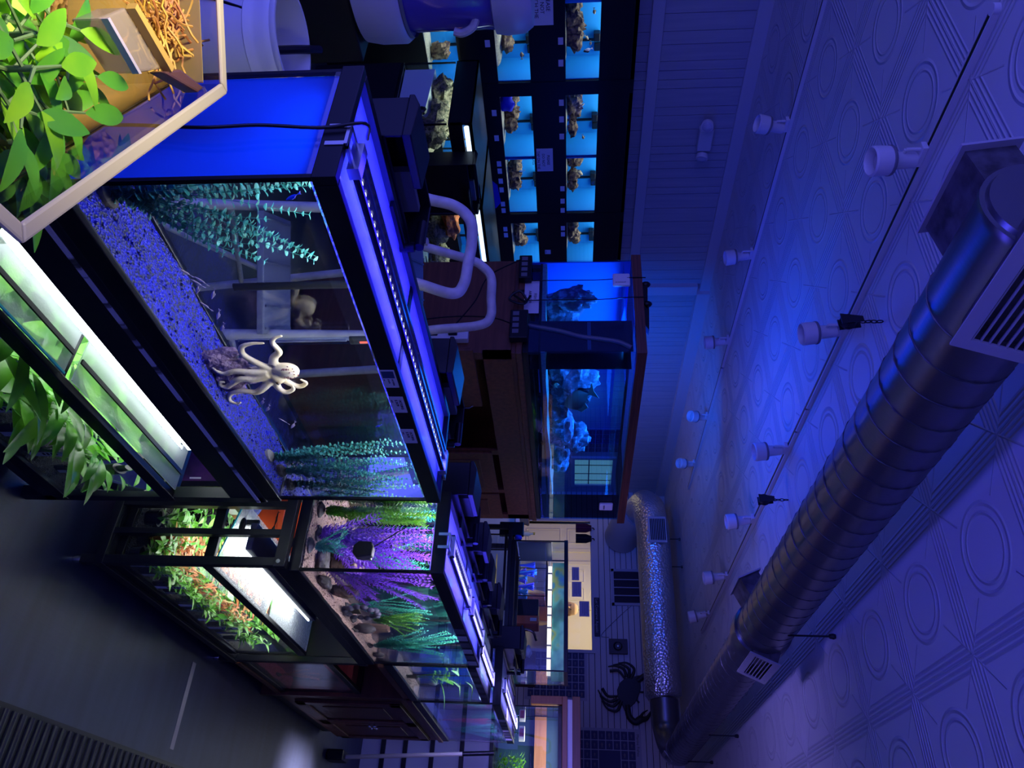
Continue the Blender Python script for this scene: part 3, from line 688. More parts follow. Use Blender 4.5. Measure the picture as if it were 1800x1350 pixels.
# rack frame
r2 = thing('steel_rack', 'black steel rack with three side posts and silver feet', 'rack', (-1.03,2.97,0))
for xx in (-.92,-1.02,-1.125,-1.2):
    m = B(((xx,2.345,.03 if xx==-.92 else .1),(xx+.022 if xx!=-.92 else xx+.03,2.372,.74))); lg = obj('leg', m, K['steel_black'], r2, bevel=.002)
    if xx == -.92:
        f = MB(); f.lathe([(.012,.0),(.014,.01),(.010,.03)], 12, Matrix.Translation((xx+.015,2.358,0))); obj('foot', f, K['chrome'], lg, 40)
        f = MB(); f.lathe([(.0,-.001),(.007,0),(.007,.003),(0,.004)], 12, axis_mtx((xx+.0145,2.345,.72),(0,-1,0))); obj('bolt', f, K['silver'], lg, 40)
for xx in (-.92,-1.2):
    lg = obj('leg', B(((xx,3.575,.03),(xx+.03,3.602,.74))), K['steel_black'], r2, bevel=.002)
    f = MB(); f.lathe([(.012,.0),(.014,.01),(.010,.03)], 12, Matrix.Translation((xx+.015,3.59,0))); obj('foot', f, K['chrome'], lg, 40)
m = MB(); m.frame(-1.21,-.887,2.343,3.604,.705,.744,.03); obj('upper_frame', m, K['steel_black'], r2, bevel=.002)
m = MB(); m.frame(-1.21,-.887,2.343,3.604,.082,.114,.03); obj('lower_frame', m, K['steel_black'], r2, bevel=.002)
obj('lower_shelf', B(((-1.2,2.36,.114),(-.895,3.59,.117))), K['steel_black'], r2)
# lower tank of crowded potted plants
t2b = tank('lower aquarium crowded with labelled potted plants', -1.19, -.90, 2.385, 3.50, .118, .475, rt=.036, rb=.03, water=.395, gravel='soil', gz=.155, brace=[2.95])
K['lid2'] = mat('dripping glass lid', (.85,.88,.9), .2, bump=(120,.6,'noise'), alpha=.32)
f = MB(); f.prism([(-.905,.472),(-1.15,.525),(-1.15,.529),(-.905,.476)], lambda u,v,d: V((u,d,v)), 2.402, 2.93); lid = obj('glass_lid', f, K['lid2'], t2b)
f = MB(); f.prism([(-.905,.4715),(-1.15,.5245),(-1.15,.5297),(-.905,.4767)], lambda u,v,d: V((u,d,v)), 2.398, 2.402); obj('lid_edge', f, K['glassedge'], lid)
obj('glass_lid', B(((-1.17,2.97,.4755),(-.915,3.48,.4795))), K['lid2'], t2b)
f = MB(); f.blob((-1.06,2.41,.535), (.03,.008,.012), 3, .1, 8); obj('lid_handle', f, K['black'], t2b, 60)
lh = thing('light_hood', 'dark blue grey led hood over the crowded potted plants', 'aquarium light', (-1.0,2.8,.545))
obj('housing', B(((-1.075,2.42,.560),(-.975,3.22,.585))), mat('dark blue grey metal', (.05,.05,.10), .45), lh, bevel=.003)
obj('diodes', B(((-1.06,2.43,.555),(-.972,3.21,.5598))), K['led_white'], lh)
for yy in (2.45,3.18): obj('foot', B(((-1.1,yy,.4755),(-1.08,yy+.01,.572)),((-1.08,yy,.562),(-1.0,yy+.01,.572))), K['black'], lh)
area('led crowded lower aquarium', (-1.01,2.82,.552), .06, .78, .6*LS, (.95,.98,1.0), spread=1.1)
area('interior crowded lower aquarium', (-1.03,2.95,.390), .2, 1.05, 6*LS, (1.0,1.0,.92))

# potted plants -----------------------------------------------------
def potted(label, x, y, z, kind, seed, s=1., tagc='white', group=None):
    r = random.Random(seed); t = thing('potted_plant', label, 'plant', (x,y,z), group)
    f = MB(); f.lathe([(.014*s,0),(.019*s,.035*s),(.021*s,.036*s),(.017*s,.034*s),(.012*s,.004)], 14, Matrix.Translation((x,y,z)), cap=False)
    for k in range(7):
        a = 2*PI*k/7; f.tube([(x+.0145*s*math.cos(a),y+.0145*s*math.sin(a),z),(x+.0215*s*math.cos(a),y+.0215*s*math.sin(a),z+.036*s)], .0012, 4)
    obj('pot', f, mat_pot, t, 40)
    f = MB(); mm = {'green':K['leafgreen'],'lime':K['lime'],'dark':K['darkleaf'],'red':K['redleaf'],'big':K['leafgreen']}[kind]
    nst = {'green':9,'lime':10,'dark':8,'red':8,'big':11}[kind]
    for k in range(nst):
        a = r.uniform(0,2*PI); ln = r.uniform(.06,.12)*s*(1.45 if kind=='big' else 1); lean = r.uniform(.15,.7)
        d = V((math.cos(a)*lean, math.sin(a)*lean, 1)).normalized()
        p0 = V((x,y,z+.03*s)); p1 = p0+d*ln*.55+V((0,0,.01)); p2 = p0+d*ln
        f.tube([p0,p1,p2], [.0014*s,.0011*s,.0007*s], 4)
        if kind == 'big':
            dd = V((math.cos(a), math.sin(a), r.uniform(-.1,.6)))
            f.leaf(p2, dd, (0,0,1), r.uniform(.075,.12)*s, r.uniform(.024,.038)*s, r.uniform(.2,.9), 7, .22, peak=.4)
            f.leaf(p1, V((-dd.y,dd.x,.3)), (0,0,1), r.uniform(.05,.08)*s, r.uniform(.018,.026)*s, .5, 6, .22)
        else:
            for j in range(7):
                q = p0.lerp(p2, .25+.125*j); b = a+j*2.4
                f.leaf(q, V((math.cos(b),math.sin(b),r.uniform(.1,.9))), (0,0,1), r.uniform(.02,.042)*s, r.uniform(.006,.016)*s, r.uniform(.1,.8), 5, .2)
    obj('foliage', f, mm, t, 80)
    if tagc:
        c0 = V((x+.024*s,y-.006,z+.012)); f = MB()
        f.box(c0, c0+V((.001,.016*s,.085*s))); 
        tg = obj('name_tag', f, K['bluetag'] if tagc=='blue' else K['paper'], t)
        f = MB()
        for q in range(4): f.box(c0+V((.001,.002,.068*s-.012*q)), c0+V((.0014,.012*s,.062*s-.012*q)))
        obj('print', f, K['ink'], tg)
    return t
mat_pot = mat('black mesh pot', (.03,.03,.035), .6); K['bluetag'] = mat('blue tag', (.02,.06,.75), .5)
kinds = [('green','bright green'),('lime','lime'),('red','reddish'),('dark','dark green'),('lime','yellow green'),('green','mid green')]
row = []
idx = 0
for rowx in (-.945,-1.02,-1.10):
    n = 10 if rowx > -1 else 9
    for i in range(n):
        y = 2.43+i*(.97/n)+rnd.uniform(-.012,.012)+(.02 if rowx<-1 else 0)
        k, kn = kinds[(idx*5+i) % 6]
        rn = {-.945:'front row',-1.02:'middle row',-1.10:'back row'}[rowx]
        od = ['first','second','third','fourth','fifth','sixth','seventh','eighth','ninth','tenth'][i]
        if y > 3.30 and rowx < -1.0: continue
        potted(f'{kn} potted plant, {od} from the near end, {rn} of the crowded aquarium', rowx+rnd.uniform(-.008,.008), y, .150, k, 100+idx, rnd.uniform(1.15,1.6), 'blue' if idx==8 else 'white', 'labelled potted plants on the second rack')
        idx += 1
K['pump'] = mat('black pump', (.01,.01,.013), .35)
# lower near aquarium: big leaves
spots = [(-1.03,1.42,1.5),(-1.10,1.30,1.6),(-1.04,1.54,1.5),(-1.15,1.46,1.6),(-1.03,1.66,1.4),(-1.12,1.60,1.5),(-1.04,1.78,1.25),(-1.13,1.74,1.3),(-1.05,1.20,1.6),(-1.08,1.92,1.0)]
nm = ['broad leaf potted plant, third in the front row of the lower near aquarium','broad leaf potted plant reaching to the lid near the acrylic tank','broad leaf potted plant, fourth in the front row of the lower near aquarium','broad leaf potted plant behind the middle of the lower front row','broad leaf potted plant, fifth in the front row with pale new leaves','broad leaf potted plant at the back left of the black pump','broad leaf potted plant, last in the front row before the pump','broad leaf potted plant touching the black pump','broad leaf potted plant nearest the camera on the lower shelf','small narrow leaf plant in the far corner beside the pump']
for (x,y,s), l in zip(spots, nm): potted(l, x, y, .146, 'big', int(y*1000), s, 'white', 'broad leaf plants on the lower near shelf')
pu = thing('internal_pump', 'black cylindrical pump leaning in the far corner of the lower near aquarium', 'pump', (-1.10,1.95,.15))
obj('body', T([(-1.12,1.975,.20),(-1.09,1.93,.34)], .026, 16), K['pump'], pu, 40)
obj('outlet', T([(-1.09,1.93,.34),(-1.082,1.918,.375)], [.016,.013], 14), K['blackgloss'], pu, 40)

# things on the floor behind the racks
b = thing('salt_bucket', 'white salt bucket with a purple label behind the second rack', 'bucket', (-1.42,2.78,0))
f = MB(); f.lathe([(.125,0),(.14,.34),(.15,.345),(.15,.36),(.135,.36),(.12,.01)], 28, Matrix.Translation((-1.42,2.78,0)), cap=False); obj('body', f, K['white'], b, 40)
f = MB(); f.lathe([(.133,.06),(.1425,.27)], 28, Matrix.Translation((-1.42,2.78,0)), cap=False); obj('label_band', f, mat('purple label', (.09,.02,.13), .5, var=((.02,.01,.05),12,'noise')), b, 40)
for k, chh in enumerate('Insta'):
    a = -1.25+k*.28; p = V((-1.42+.1455*math.cos(a), 2.78+.1455*math.sin(a), .15))
    text('lettering', chh, p, (-math.sin(a),math.cos(a),0), (0,0,1), .07, K['white'], b)
b = thing('orange_bucket', 'orange bucket with a black hose hanging over it behind the second rack', 'bucket', (-1.45,3.28,0))
f = MB(); f.lathe([(.12,0),(.14,.34),(.15,.345),(.15,.37),(.135,.37),(.115,.01)], 28, Matrix.Translation((-1.45,3.28,0)), cap=False); obj('body', f, mat('orange plastic', (.80,.10,.02), .4), b, 40)
f = MB(); f.tube(curve([(-1.45,3.14,.35),(-1.33,3.20,.30),(-1.30,3.28,.22),(-1.33,3.36,.30),(-1.45,3.42,.35)],24), .012, 8); obj('handle', f, K['black'], b, 40)
m = MB()
for k in range(5): m.box((-1.62,2.45+k*.32,.001),(-1.3,2.74+k*.32,.012))
tag(obj('floor_tile_stack', B(((-1.75,3.55,.0),(-1.32,3.9,.03))), mat('pale tile', (.5,.5,.55), .5)), 'pale loose tiles on the floor beside the orange bucket', 'tile')

# ------------------------------------------------------------------ third aquarium, its dim lower tank
t3 = tank('third aquarium with a lone broad leaf plant on pinkish gravel', -1.20, -.885, 3.575, 4.30, .825, 1.255, rt=.04, rb=.042, water=1.205, gravel='pinkgravel', gz=.865, back='blueback')
obj('glass_lid', B(((-1.178,3.6,1.24),(-.907,4.275,1.244))), K['lid'], t3)
for i in range(5):
    y = 3.64+i*.115; obj('price_tag', B(((-.885,y,1.217),(-.8838,y+.06,1.252))), K['grey'], t3)
lamp_bar('short clear led bar over the third aquarium', -1.0, 3.62, 4.26, 1.258, w=.09)
area('led bar third aquarium', (-1.0,3.94,1.288), .06, .6, 3.0*LS, (.18,.15,1.0))
area('interior third aquarium', (-1.03,3.94,1.2), .2, .6, 5*LS, (.65,.75,1.0))
potted('pale broad leaf plant alone on the gravel of the third aquarium', -1.0, 3.92, .865, 'big', 77, 1.5, None)
hob('black hang-on filter behind the third aquarium', -1.205, 3.70, 4.08, 1.10, 1.32)
for n_ in ((-1.0,4.05,.98),):
    fish('pale angelfish beside the broad leaf plant', n_, (.2,1,.1), .06, K['tetra'], None, .8)
s3 = thing('tank_stand', 'dark low stand under the third aquarium', 'stand', (-1.04,3.94,0))
obj('side', B(((-1.2,4.255,0),(-.886,4.285,.822))), K['oakdark'], s3)
obj('side', B(((-1.2,3.61,0),(-.93,3.635,.822))), K['steel_black'], s3)
obj('top', B(((-1.2,3.61,.79),(-.886,4.285,.823))), K['oakdark'], s3)
obj('back', B(((-1.2,3.635,0),(-1.19,4.255,.79))), K['steel_black'], s3)
obj('shelf', B(((-1.19,3.635,.09),(-.892,4.255,.115))), K['oak'], s3)
t3b = tank('dim lower aquarium with red gravel', -1.18, -.90, 3.645, 4.245, .116, .56, rt=.03, rb=.03, water=.50, gravel='redgravel', gz=.17)
area('interior dim red aquarium', (-1.05,3.94,.495), .15, .5, .3*LS, (.75,.5,1.0))
leafy('plastic_plant', 'small red plant in the dim lower aquarium', (-1.0,4.0,.17), fan((-1.0,4.0,.175), [(-1.0,4.05,.36),(-1.02,3.95,.38)], 8, .08, seed=41), K['redleaf'], style='blade', lw=.009, ll=.03)

# ------------------------------------------------------------------ fourth aquarium on the wooden cabinet
t4 = tank('long far aquarium with blue gravel on the wooden cabinet', -1.20, -.885, 4.33, 5.50, .832, 1.31, rt=.045, rb=.04, water=1.25, gravel=None, brace=[4.92])
f = MB(); f.box((-1.185,4.345,.846),(-.90,5.485,.885))
tag(obj('blue_gravel', f, K['bluegravel']), 'blue gravel in the far aquarium on the wooden cabinet', 'gravel', kind='stuff')
for a, b in ((4.355,4.90),(4.94,5.475)): obj('glass_lid', B(((-1.178,a,1.292),(-.907,b,1.296))), K['lid'], t4)
for i in range(7):
    y = 4.72+i*.1; obj('price_tag', B(((-.885,y,1.267),(-.8838,y+.058,1.306))), K['grey'] if i%3 else K['paper'], t4)
lamp_bar('clear led bar over the far aquarium on the cabinet', -1.0, 4.40, 5.44, 1.312, w=.09)
area('led bar far aquarium', (-1.0,4.92,1.342), .06, 1.05, 2.5*LS, (.2,.17,1.0))
area('added back wall fill', (-1.0,4.92,1.348), .10, 1.05, 22*LS, (.26,.20,1.0), (-.3,.9,.6))  # added fill aimed at the back wall to brighten it
area('interior far aquarium', (-1.03,4.92,1.245), .2, 1.1, 4.5*LS, (.6,.72,1.0))
bx4 = (-1.17,-.92,4.36,5.47,1.235)
leafy('plastic_plant', 'dark sea green plant spread along the far end of the far aquarium', (-1.02,5.25,.88), keep(fan((-1.02,5.25,.885), [(-1.0,5.2,1.2),(-1.0,5.35,1.18),(-1.05,5.1,1.2),(-.97,5.42,1.15)], 26, .12, seed=51),*bx4), K['tealgreen'], style='blade', lw=.010, ll=.026, step=.016)
leafy('plastic_plant', 'pink stemmed plant in the middle of the far aquarium', (-1.0,4.95,.88), keep(fan((-1.0,4.95,.885), [(-1.0,4.9,1.18),(-.98,5.02,1.2)], 12, .10, seed=53),*bx4), mat('pink plastic leaf', (.75,.10,.35), .5, trans=.3), style='feather', lw=.006, ll=.02, step=.014)
leafy('plastic_plant', 'sea green plant at the near end of the far aquarium', (-1.08,4.48,.88), keep(fan((-1.08,4.48,.885), [(-1.05,4.45,1.22),(-1.0,4.55,1.2),(-1.05,4.62,1.18)], 16, .10, seed=55),*bx4), K['tealgreen'], style='blade', lw=.010, ll=.026, step=.016)
hob('tall black hang-on filter behind the far aquarium', -1.205, 4.40, 4.85, 1.15, 1.40)
cb = thing('wooden_cabinet', 'wooden cabinet with twin panel doors under the far aquarium', 'cabinet', (-1.04,4.92,0))
obj('carcass', B(((-1.2,4.315,.10),(-.905,5.515,.80))), K['oakdark'], cb)
obj('top', B(((-1.205,4.305,.80),(-.880,5.525,.831))), K['oak'], cb, bevel=.004)
obj('plinth', B(((-1.19,4.33,0),(-.92,5.5,.10))), K['steel_black'], cb)
m = B(((-.905,4.315,.10),(-.893,4.375,.80)),((-.905,5.455,.10),(-.893,5.515,.80)),((-.905,4.375,.10),(-.893,5.455,.15)),((-.905,4.375,.755),(-.893,5.455,.80)))
obj('face_frame', m, K['oak'], cb)
for y0, y1, ky in ((4.38,4.912,4.885),(4.918,5.45,4.945)):
    dr = obj('door', B(((-.893,y0,.155),(-.885,y1,.75))), K['oakdark'], cb)
    m = MB(); m.box((-.885,y0,.155),(-.875,y0+.06,.75)); m.box((-.885,y1-.06,.155),(-.875,y1,.75)); m.box((-.885,y0,.155),(-.875,y1,.215)); m.box((-.885,y0,.69),(-.875,y1,.75))
    obj('door_rail', m, K['oak'], dr, bevel=.003)
    m = MB(); m.box((-.885,y0+.12,.28),(-.880,y1-.12,.63)); obj('raised_panel', m, K['oakdark'], dr, bevel=.003)
    for zz in (.47,.50):
        f = MB(); f.lathe([(.004,0),(.004,.012),(.010,.016),(.011,.022),(.006,.028),(0,.029)], 12, axis_mtx((-.875,ky,zz),(1,0,0))); obj('knob', f, K['chrome'], dr, 50)
# ------------------------------------------------------------------ oak canopy aquarium
CX0,CX1,CY0,CY1,CZ0,CZ1 = -3.19,-2.50,3.315,5.475,1.422,2.10
st = thing('oak_stand', 'tall oak stand under the blue canopy aquarium', 'stand', ((CX0+CX1)/2,(CY0+CY1)/2,0))
m = B(((CX0,CY0,.06),(CX1-.02,CY0+.02,1.385)), ((CX0,CY1-.02,.06),(CX1-.02,CY1,1.385)), ((CX0,CY0+.02,.06),(CX0+.02,CY1-.02,1.385)), ((CX0,CY0,.06),(CX1-.02,CY1,.09)))
obj('carcass', m, K['oak'], st)
obj('plinth', B(((CX0+.02,CY0+.02,0),(CX1-.05,CY1-.02,.06))), K['steel_black'], st)
m = B(((CX1-.02,CY0,.06),(CX1,CY0+.06,1.385)), ((CX1-.02,CY1-.07,.06),(CX1,CY1,1.385)), ((CX1-.02,CY0,1.20),(CX1,CY1,1.385)), ((CX1-.02,CY0,.06),(CX1,CY1,.14)), ((CX1-.02,4.40,.14),(CX1,4.46,1.20)), ((CX1-.02,4.98,.14),(CX1,5.03,1.20)))
obj('face_frame', m, K['oak'], st)
def door(nm, y0, y1, x, z0=.15, z1=1.16):
    dr = obj(nm, B(((x,y0,z0),(x+.018,y1,z1))), K['oak'], st, bevel=.003)
    m = MB(); m.box((x+.018,y0+.08,z0+.1),(x+.024,y1-.08,z1-.09)); obj('raised_panel', m, K['oakdark'], dr, bevel=.003)
    return dr
d1 = obj('door', B(((CX1+.01,3.255,.15),(CX1+.03,3.815,1.155))), K['oak'], st, bevel=.003)
f = MB(); f.tube([(CX1+.035,3.80,1.10),(CX1+.05,3.80,1.08),(CX1+.05,3.80,1.03),(CX1+.035,3.80,1.01)], .006, 8); obj('handle', f, K['blackgloss'], d1, 40)
door('door', 4.41, 4.99, CX1+.001); door('door', 5.02, 5.44, CX1+.001)
m = MB(); m.frame(CX0-.012,CX1+.014,CY0-.012,CY1+.012,1.385,1.420,.09); obj('top_trim', m, K['oak'], st, bevel=.004)
m = MB(); m.frame(CX0-.006,CX1+.007,CY0-.006,CY1+.006,1.36,1.386,.06); obj('lower_moulding', m, K['oakdark'], st, bevel=.003)
ct = thing('canopy_aquarium', 'tall blue lit aquarium with an oak crown', 'aquarium', ((CX0+CX1)/2,(CY0+CY1)/2,CZ0))
m = MB(); m.frame(CX0-.02,CX1+.02,CY0-.02,CY1+.02,2.045,2.10,.055); obj('crown', m, wood('reeded oak crown', (.21,.065,.035), (.07,.02,.012), (4,4,170)), ct)
m = MB(); m.frame(CX0,CX1,CY0,CY1,CZ0,CZ0+.03,.02); obj('bottom_rim', m, K['black'], ct)
K['bluehaze'] = glassmat('blue haze glass', (.55,.80,1.0), .8); K['sidewater'] = glassmat('deep blue water tint', (.18,.50,1.0), .3)  # blue lit haze of the water is put into the pane tint
obj('left_pane', B(((CX0,CY0+.002,CZ0+.012),(CX1-.004,CY0+.012,2.046))), K['bluehaze'], ct)
obj('front_pane', B(((CX1-.012,CY0+.014,CZ0+.012),(CX1-.003,CY1-.004,2.046))), K['bluehaze'], ct)
obj('back_pane', B(((CX0+.002,3.955,CZ0+.012),(CX0+.010,CY1-.004,2.046))), K['sidewater'], ct)
obj('right_pane', B(((CX0,CY1-.012,CZ0+.012),(CX1-.004,CY1-.003,2.046))), K['bluehaze'], ct)
obj('back_panel', B(((CX0+.002,CY0+.012,CZ0+.012),(CX0+.008,3.95,2.046))), mat('bright blue back panel', (.0,.18,.95), .6), ct)
obj('floor_pane', B(((CX0+.012,CY0+.014,1.508),(CX1-.014,CY1-.014,1.52))), K['black'], ct)
for x_ in (CX0+.014, CX1-.05):
    for y_ in (CY0+.02, CY1-.06): obj('corner_block', B(((x_,y_,CZ0+.012),(x_+.03,y_+.03,1.507))), K['black'], ct)
obj('water_surface', B(((CX0+.012,CY0+.014,2.00),(CX1-.014,CY1-.014,2.002))), K['glass'], ct)
f = MB(); nx,ny=10,40; vs=[]
for i in range(nx+1):
    for j in range(ny+1):
        xx=CX0+.013+(CX1-CX0-.028)*i/nx; yy=CY0+.016+(CY1-CY0-.03)*j/ny
        vs.append((xx,yy,1.545+.012*noise.noise(V((xx*7,yy*4,3)))))
n=len(vs); fs=[(i*(ny+1)+j,(i+1)*(ny+1)+j,(i+1)*(ny+1)+j+1,i*(ny+1)+j+1) for i in range(nx) for j in range(ny)]
ring=[i*(ny+1) for i in range(nx+1)]+[nx*(ny+1)+j for j in range(1,ny+1)]+[i*(ny+1)+ny for i in range(nx-1,-1,-1)]+[j for j in range(ny-1,0,-1)]
fs += [(ring[a],n+a,n+(a+1)%len(ring),ring[(a+1)%len(ring)]) for a in range(len(ring))]
f.add(vs+[(vs[k][0],vs[k][1],1.522) for k in ring], fs)
tag(obj('sand_bed', f, K['sand'], None, 60), 'pale sand bed in the canopy aquarium', 'sand', kind='stuff')
ovf = obj('overflow_box', B(((-2.735,3.332,1.436),(-2.728,3.50,2.03)),((-2.735,3.493,1.436),(-2.52,3.50,2.03)),((-2.735,3.33,1.436),(-2.52,3.336,2.03))), mat('dark blue acrylic', (.004,.008,.03), .2), ct)
obj('overflow_comb', B(((-2.725,3.329,1.78),(-2.53,3.331,1.80))), K['grey'], ct)
f = MB(); f.tube(curve([(-2.70,3.326,1.45),(-2.66,3.326,1.62),(-2.62,3.326,1.74),(-2.60,3.326,1.86),(-2.58,3.326,1.95),(-2.54,3.326,2.02)],24), .014, 10); obj('hose', f, mat('grey hose', (.10,.12,.16), .4), ct, 40)
obj('black_side_panel', B(((CX1-.0135,5.07,CZ0+.012),(CX1-.0125,CY1-.004,2.04))), K['black'], ct)
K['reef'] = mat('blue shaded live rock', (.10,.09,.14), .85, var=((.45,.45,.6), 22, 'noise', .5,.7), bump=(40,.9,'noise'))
rocks = [((-2.98,3.60,1.62),(.10,.13,.12)),((-2.85,3.85,1.60),(.12,.14,.10)),((-2.80,4.05,1.72),(.13,.12,.14)),((-2.82,4.25,1.58),(.14,.16,.09)),((-2.78,4.55,1.60),(.14,.18,.10)),((-2.80,4.72,1.72),(.10,.12,.09)),((-2.76,4.95,1.59),(.11,.13,.08)),((-2.98,3.42,1.70),(.07,.06,.12))]
rl = ['rugged rock at the far left of the canopy aquarium','low rock behind the canopy overflow','tallest rock in the middle of the canopy aquarium','low broad rock under the brown fish','large rock in front of the wall chart view','branching rock on top of the large rock','last rock before the black right side of the canopy aquarium','dark rock against the left pane of the canopy aquarium']
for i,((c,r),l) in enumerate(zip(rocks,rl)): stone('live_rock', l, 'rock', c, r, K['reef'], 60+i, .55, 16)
fish('large brownish fish hovering above the canopy aquarium rocks', (-2.66,4.02,1.73), (.15,.6,-.9), .20, mat('brown fish skin', (.16,.12,.10), .5), None, .62)
fish('small pale fish low at the near end of the canopy aquarium', (-2.62,3.80,1.60), (.2,-1,.1), .06, mat('pale fish skin', (.7,.72,.45), .5), None, .45)
# lamps on the crown, their cords, the white boxes, sign, power boxes
for i,(xx,l) in enumerate(((-2.99,'black clip lamp on the crown, farther from its corner'),(-2.84,'black clip lamp on the crown, nearer its corner'))):
    t = thing('clip_lamp', l, 'lamp', (xx,CY0,2.10))
    m = MB(); m.prism([(-.03,2.101),(.12,2.101),(.16,2.125),(-.03,2.135)], lambda u,v,d: V((xx+u,CY0+.03+d,v)), 0, .05); obj('head', m, K['black'], t)
    f = MB(); f.blob((xx-.035,CY0+.04,2.125),(.02,.02,.028),2,.1,8); obj('clamp', f, K['black'], t, 60)
    f = MB(); f.tube(curve([(xx-.035,CY0-.022,2.12),(xx-.035,CY0-.024,2.04),(xx-.03,CY0-.012,1.85),(xx-.03,CY0-.012,1.6),(xx-.02,CY0-.02,1.44)],30), .003, 6); obj('cord', f, K['blackgloss'], t)
for i,(c0,c1,l) in enumerate((((-3.06,CY0-.025,1.93),(-2.97,CY0-.001,2.03),'white control box high on the left pane of the canopy aquarium'),((CX1-.003,5.17,1.90),(CX1+.02,5.27,2.0),'white control box on the black right side of the canopy aquarium'))):
    t = thing('control_box', l, 'box', c0)
    obj('shell', B((c0,c1)), K['white'], t, bevel=.008)
    if i == 0: text('lettering', 'AI NANO.47', (-2.985,CY0-.0262,1.945), (0,0,1), (-1,0,0), .011, K['ink'], t)
    else: text('lettering', 'VORTECH', (CX1+.0215,5.18,1.93), (0,1,0), (0,0,1), .014, K['ink'], t)
t = thing('sign', 'white paper sign taped low on the left pane of the canopy aquarium', 'sign', (-2.88,CY0-.014,1.46))
obj('sheet', B(((-3.03,CY0-.002,1.375),(-2.78,CY0+.001,1.505))), K['paper'], t)
for k,(s_,x_) in enumerate((('FISH',-2.93),('ARE FOR',-2.95),('SALE',-2.92),('PLEASE ASK',-2.97))): text('lettering', s_, (x_,CY0-.0028,1.475-.03*k), (1,0,0), (0,0,1), .024, K['ink'], t)
for (a,b,l) in (((-3.18,CY0-.06,1.385),(-3.0,CY0-.013,1.46),'black power controller on the left end of the oak stand trim'),((-2.76,CY0-.06,1.35),(-2.56,CY0-.013,1.45),'black power controller at the corner of the oak stand trim')):
    t = thing('power_controller', l, 'power supply', a)
    obj('case', B((a,b)), K['black'], t, bevel=.004); m = MB()
    for k in range(4): m.box((a[0]+.015+.042*k,a[1]-.002,a[2]+.015),(a[0]+.043+.042*k,a[1],a[2]+.05))
    obj('socket', m, K['grey'], t)
t = thing('power_strip', 'white power strip with black plugs on the oak stand side', 'power strip', (-2.58,CY0-.03,.85))
obj('case', B(((-2.63,CY0-.045,.62),(-2.565,CY0-.001,1.12))), K['white'], t, bevel=.005)
m = MB()
for k in range(4): m.box((-2.62,CY0-.075,.68+k*.11),(-2.585,CY0-.045,.73+k*.11))
obj('plug', m, K['black'], t, bevel=.004)
for i,(pts,l) in enumerate((
 ([(-2.60,CY0-.08,.70),(-2.66,CY0-.09,.85),(-2.72,CY0-.05,1.05),(-2.70,CY0-.06,1.25),(-2.65,CY0-.07,1.36)],'black cord looping from the power strip to the stand corner'),
 ([(-3.15,CY0-.06,1.40),(-2.98,CY0-.10,1.22),(-2.8,CY0-.09,1.15),(-2.66,CY0-.06,1.05)],'black cord sagging across the left side of the oak stand'),
 ([(-2.9,CY0-.06,1.42),(-2.86,CY0-.08,1.36),(-2.82,CY0-.05,1.44),(-2.87,CY0-.09,1.40),(-2.83,CY0-.07,1.34),(-2.80,CY0-.06,1.42),(-2.86,CY0-.06,1.46)],'tangled bundle of black cord hanging at the paper sign'))):
    tag(obj('power_cable', T(curve(pts,36), .004 if i<2 else .007, 6), K['black'], None, 40), l, 'cable')
area('canopy interior', (-2.85,4.35,1.99), .4, 1.9, 34*LS, (.02,.26,1.0))
area('canopy leak upward', (-2.85,4.3,2.06), .35, 1.5, 16*LS, (.0,.03,1.0), (0,-.1,1))
area('canopy leak to the wall', (-3.25,5.4,1.85), .3, .5, 22*LS, (.0,.10,1.0), (-1,1.2,.25), spread=1.9)
# ------------------------------------------------------------------ wall bank of display tanks
bk = thing('wall_rack', 'black wall unit holding rows of blue display tanks', 'rack', (-4.9,3.7,0))
XF, XB_ = -4.75, -5.06
rowsZ = [(.705,.92),(1.18,1.408),(1.652,1.882)]
colsY = [(2.06,2.59),(2.607,3.155),(3.262,3.812),(3.83,4.376),(4.477,5.02),(5.04,5.3)]
zs = [0,.705,.92,1.18,1.408,1.652,1.882,2.125]
for k in range(0,8,2):
    obj('fascia', B(((XF-.02,2.0,zs[k]),(XF,5.32,zs[k+1]))), K['black'], bk)
for y0,y1 in ((2.0,2.06),(3.155,3.262),(4.376,4.477),(5.3,5.34)):
    obj('upright', B(((XB_,y0,0),(XF+.004,y1,2.125))), K['black'], bk)
obj('back_board', B(((-5.085,2.0,0),(-5.062,5.34,2.125))), K['black'], bk)
obj('top_board', B(((-5.085,2.0,2.10),(XF,5.34,2.125))), K['black'], bk)
for z0,z1 in rowsZ: obj('shelf', B(((-5.06,2.0,z0-.06),(XF-.021,5.34,z0-.035))), K['black'], bk)
rn_ = ['bottom','middle','upper']; cn = ['out of frame','first','second','third','fourth','fifth']
seed = 0
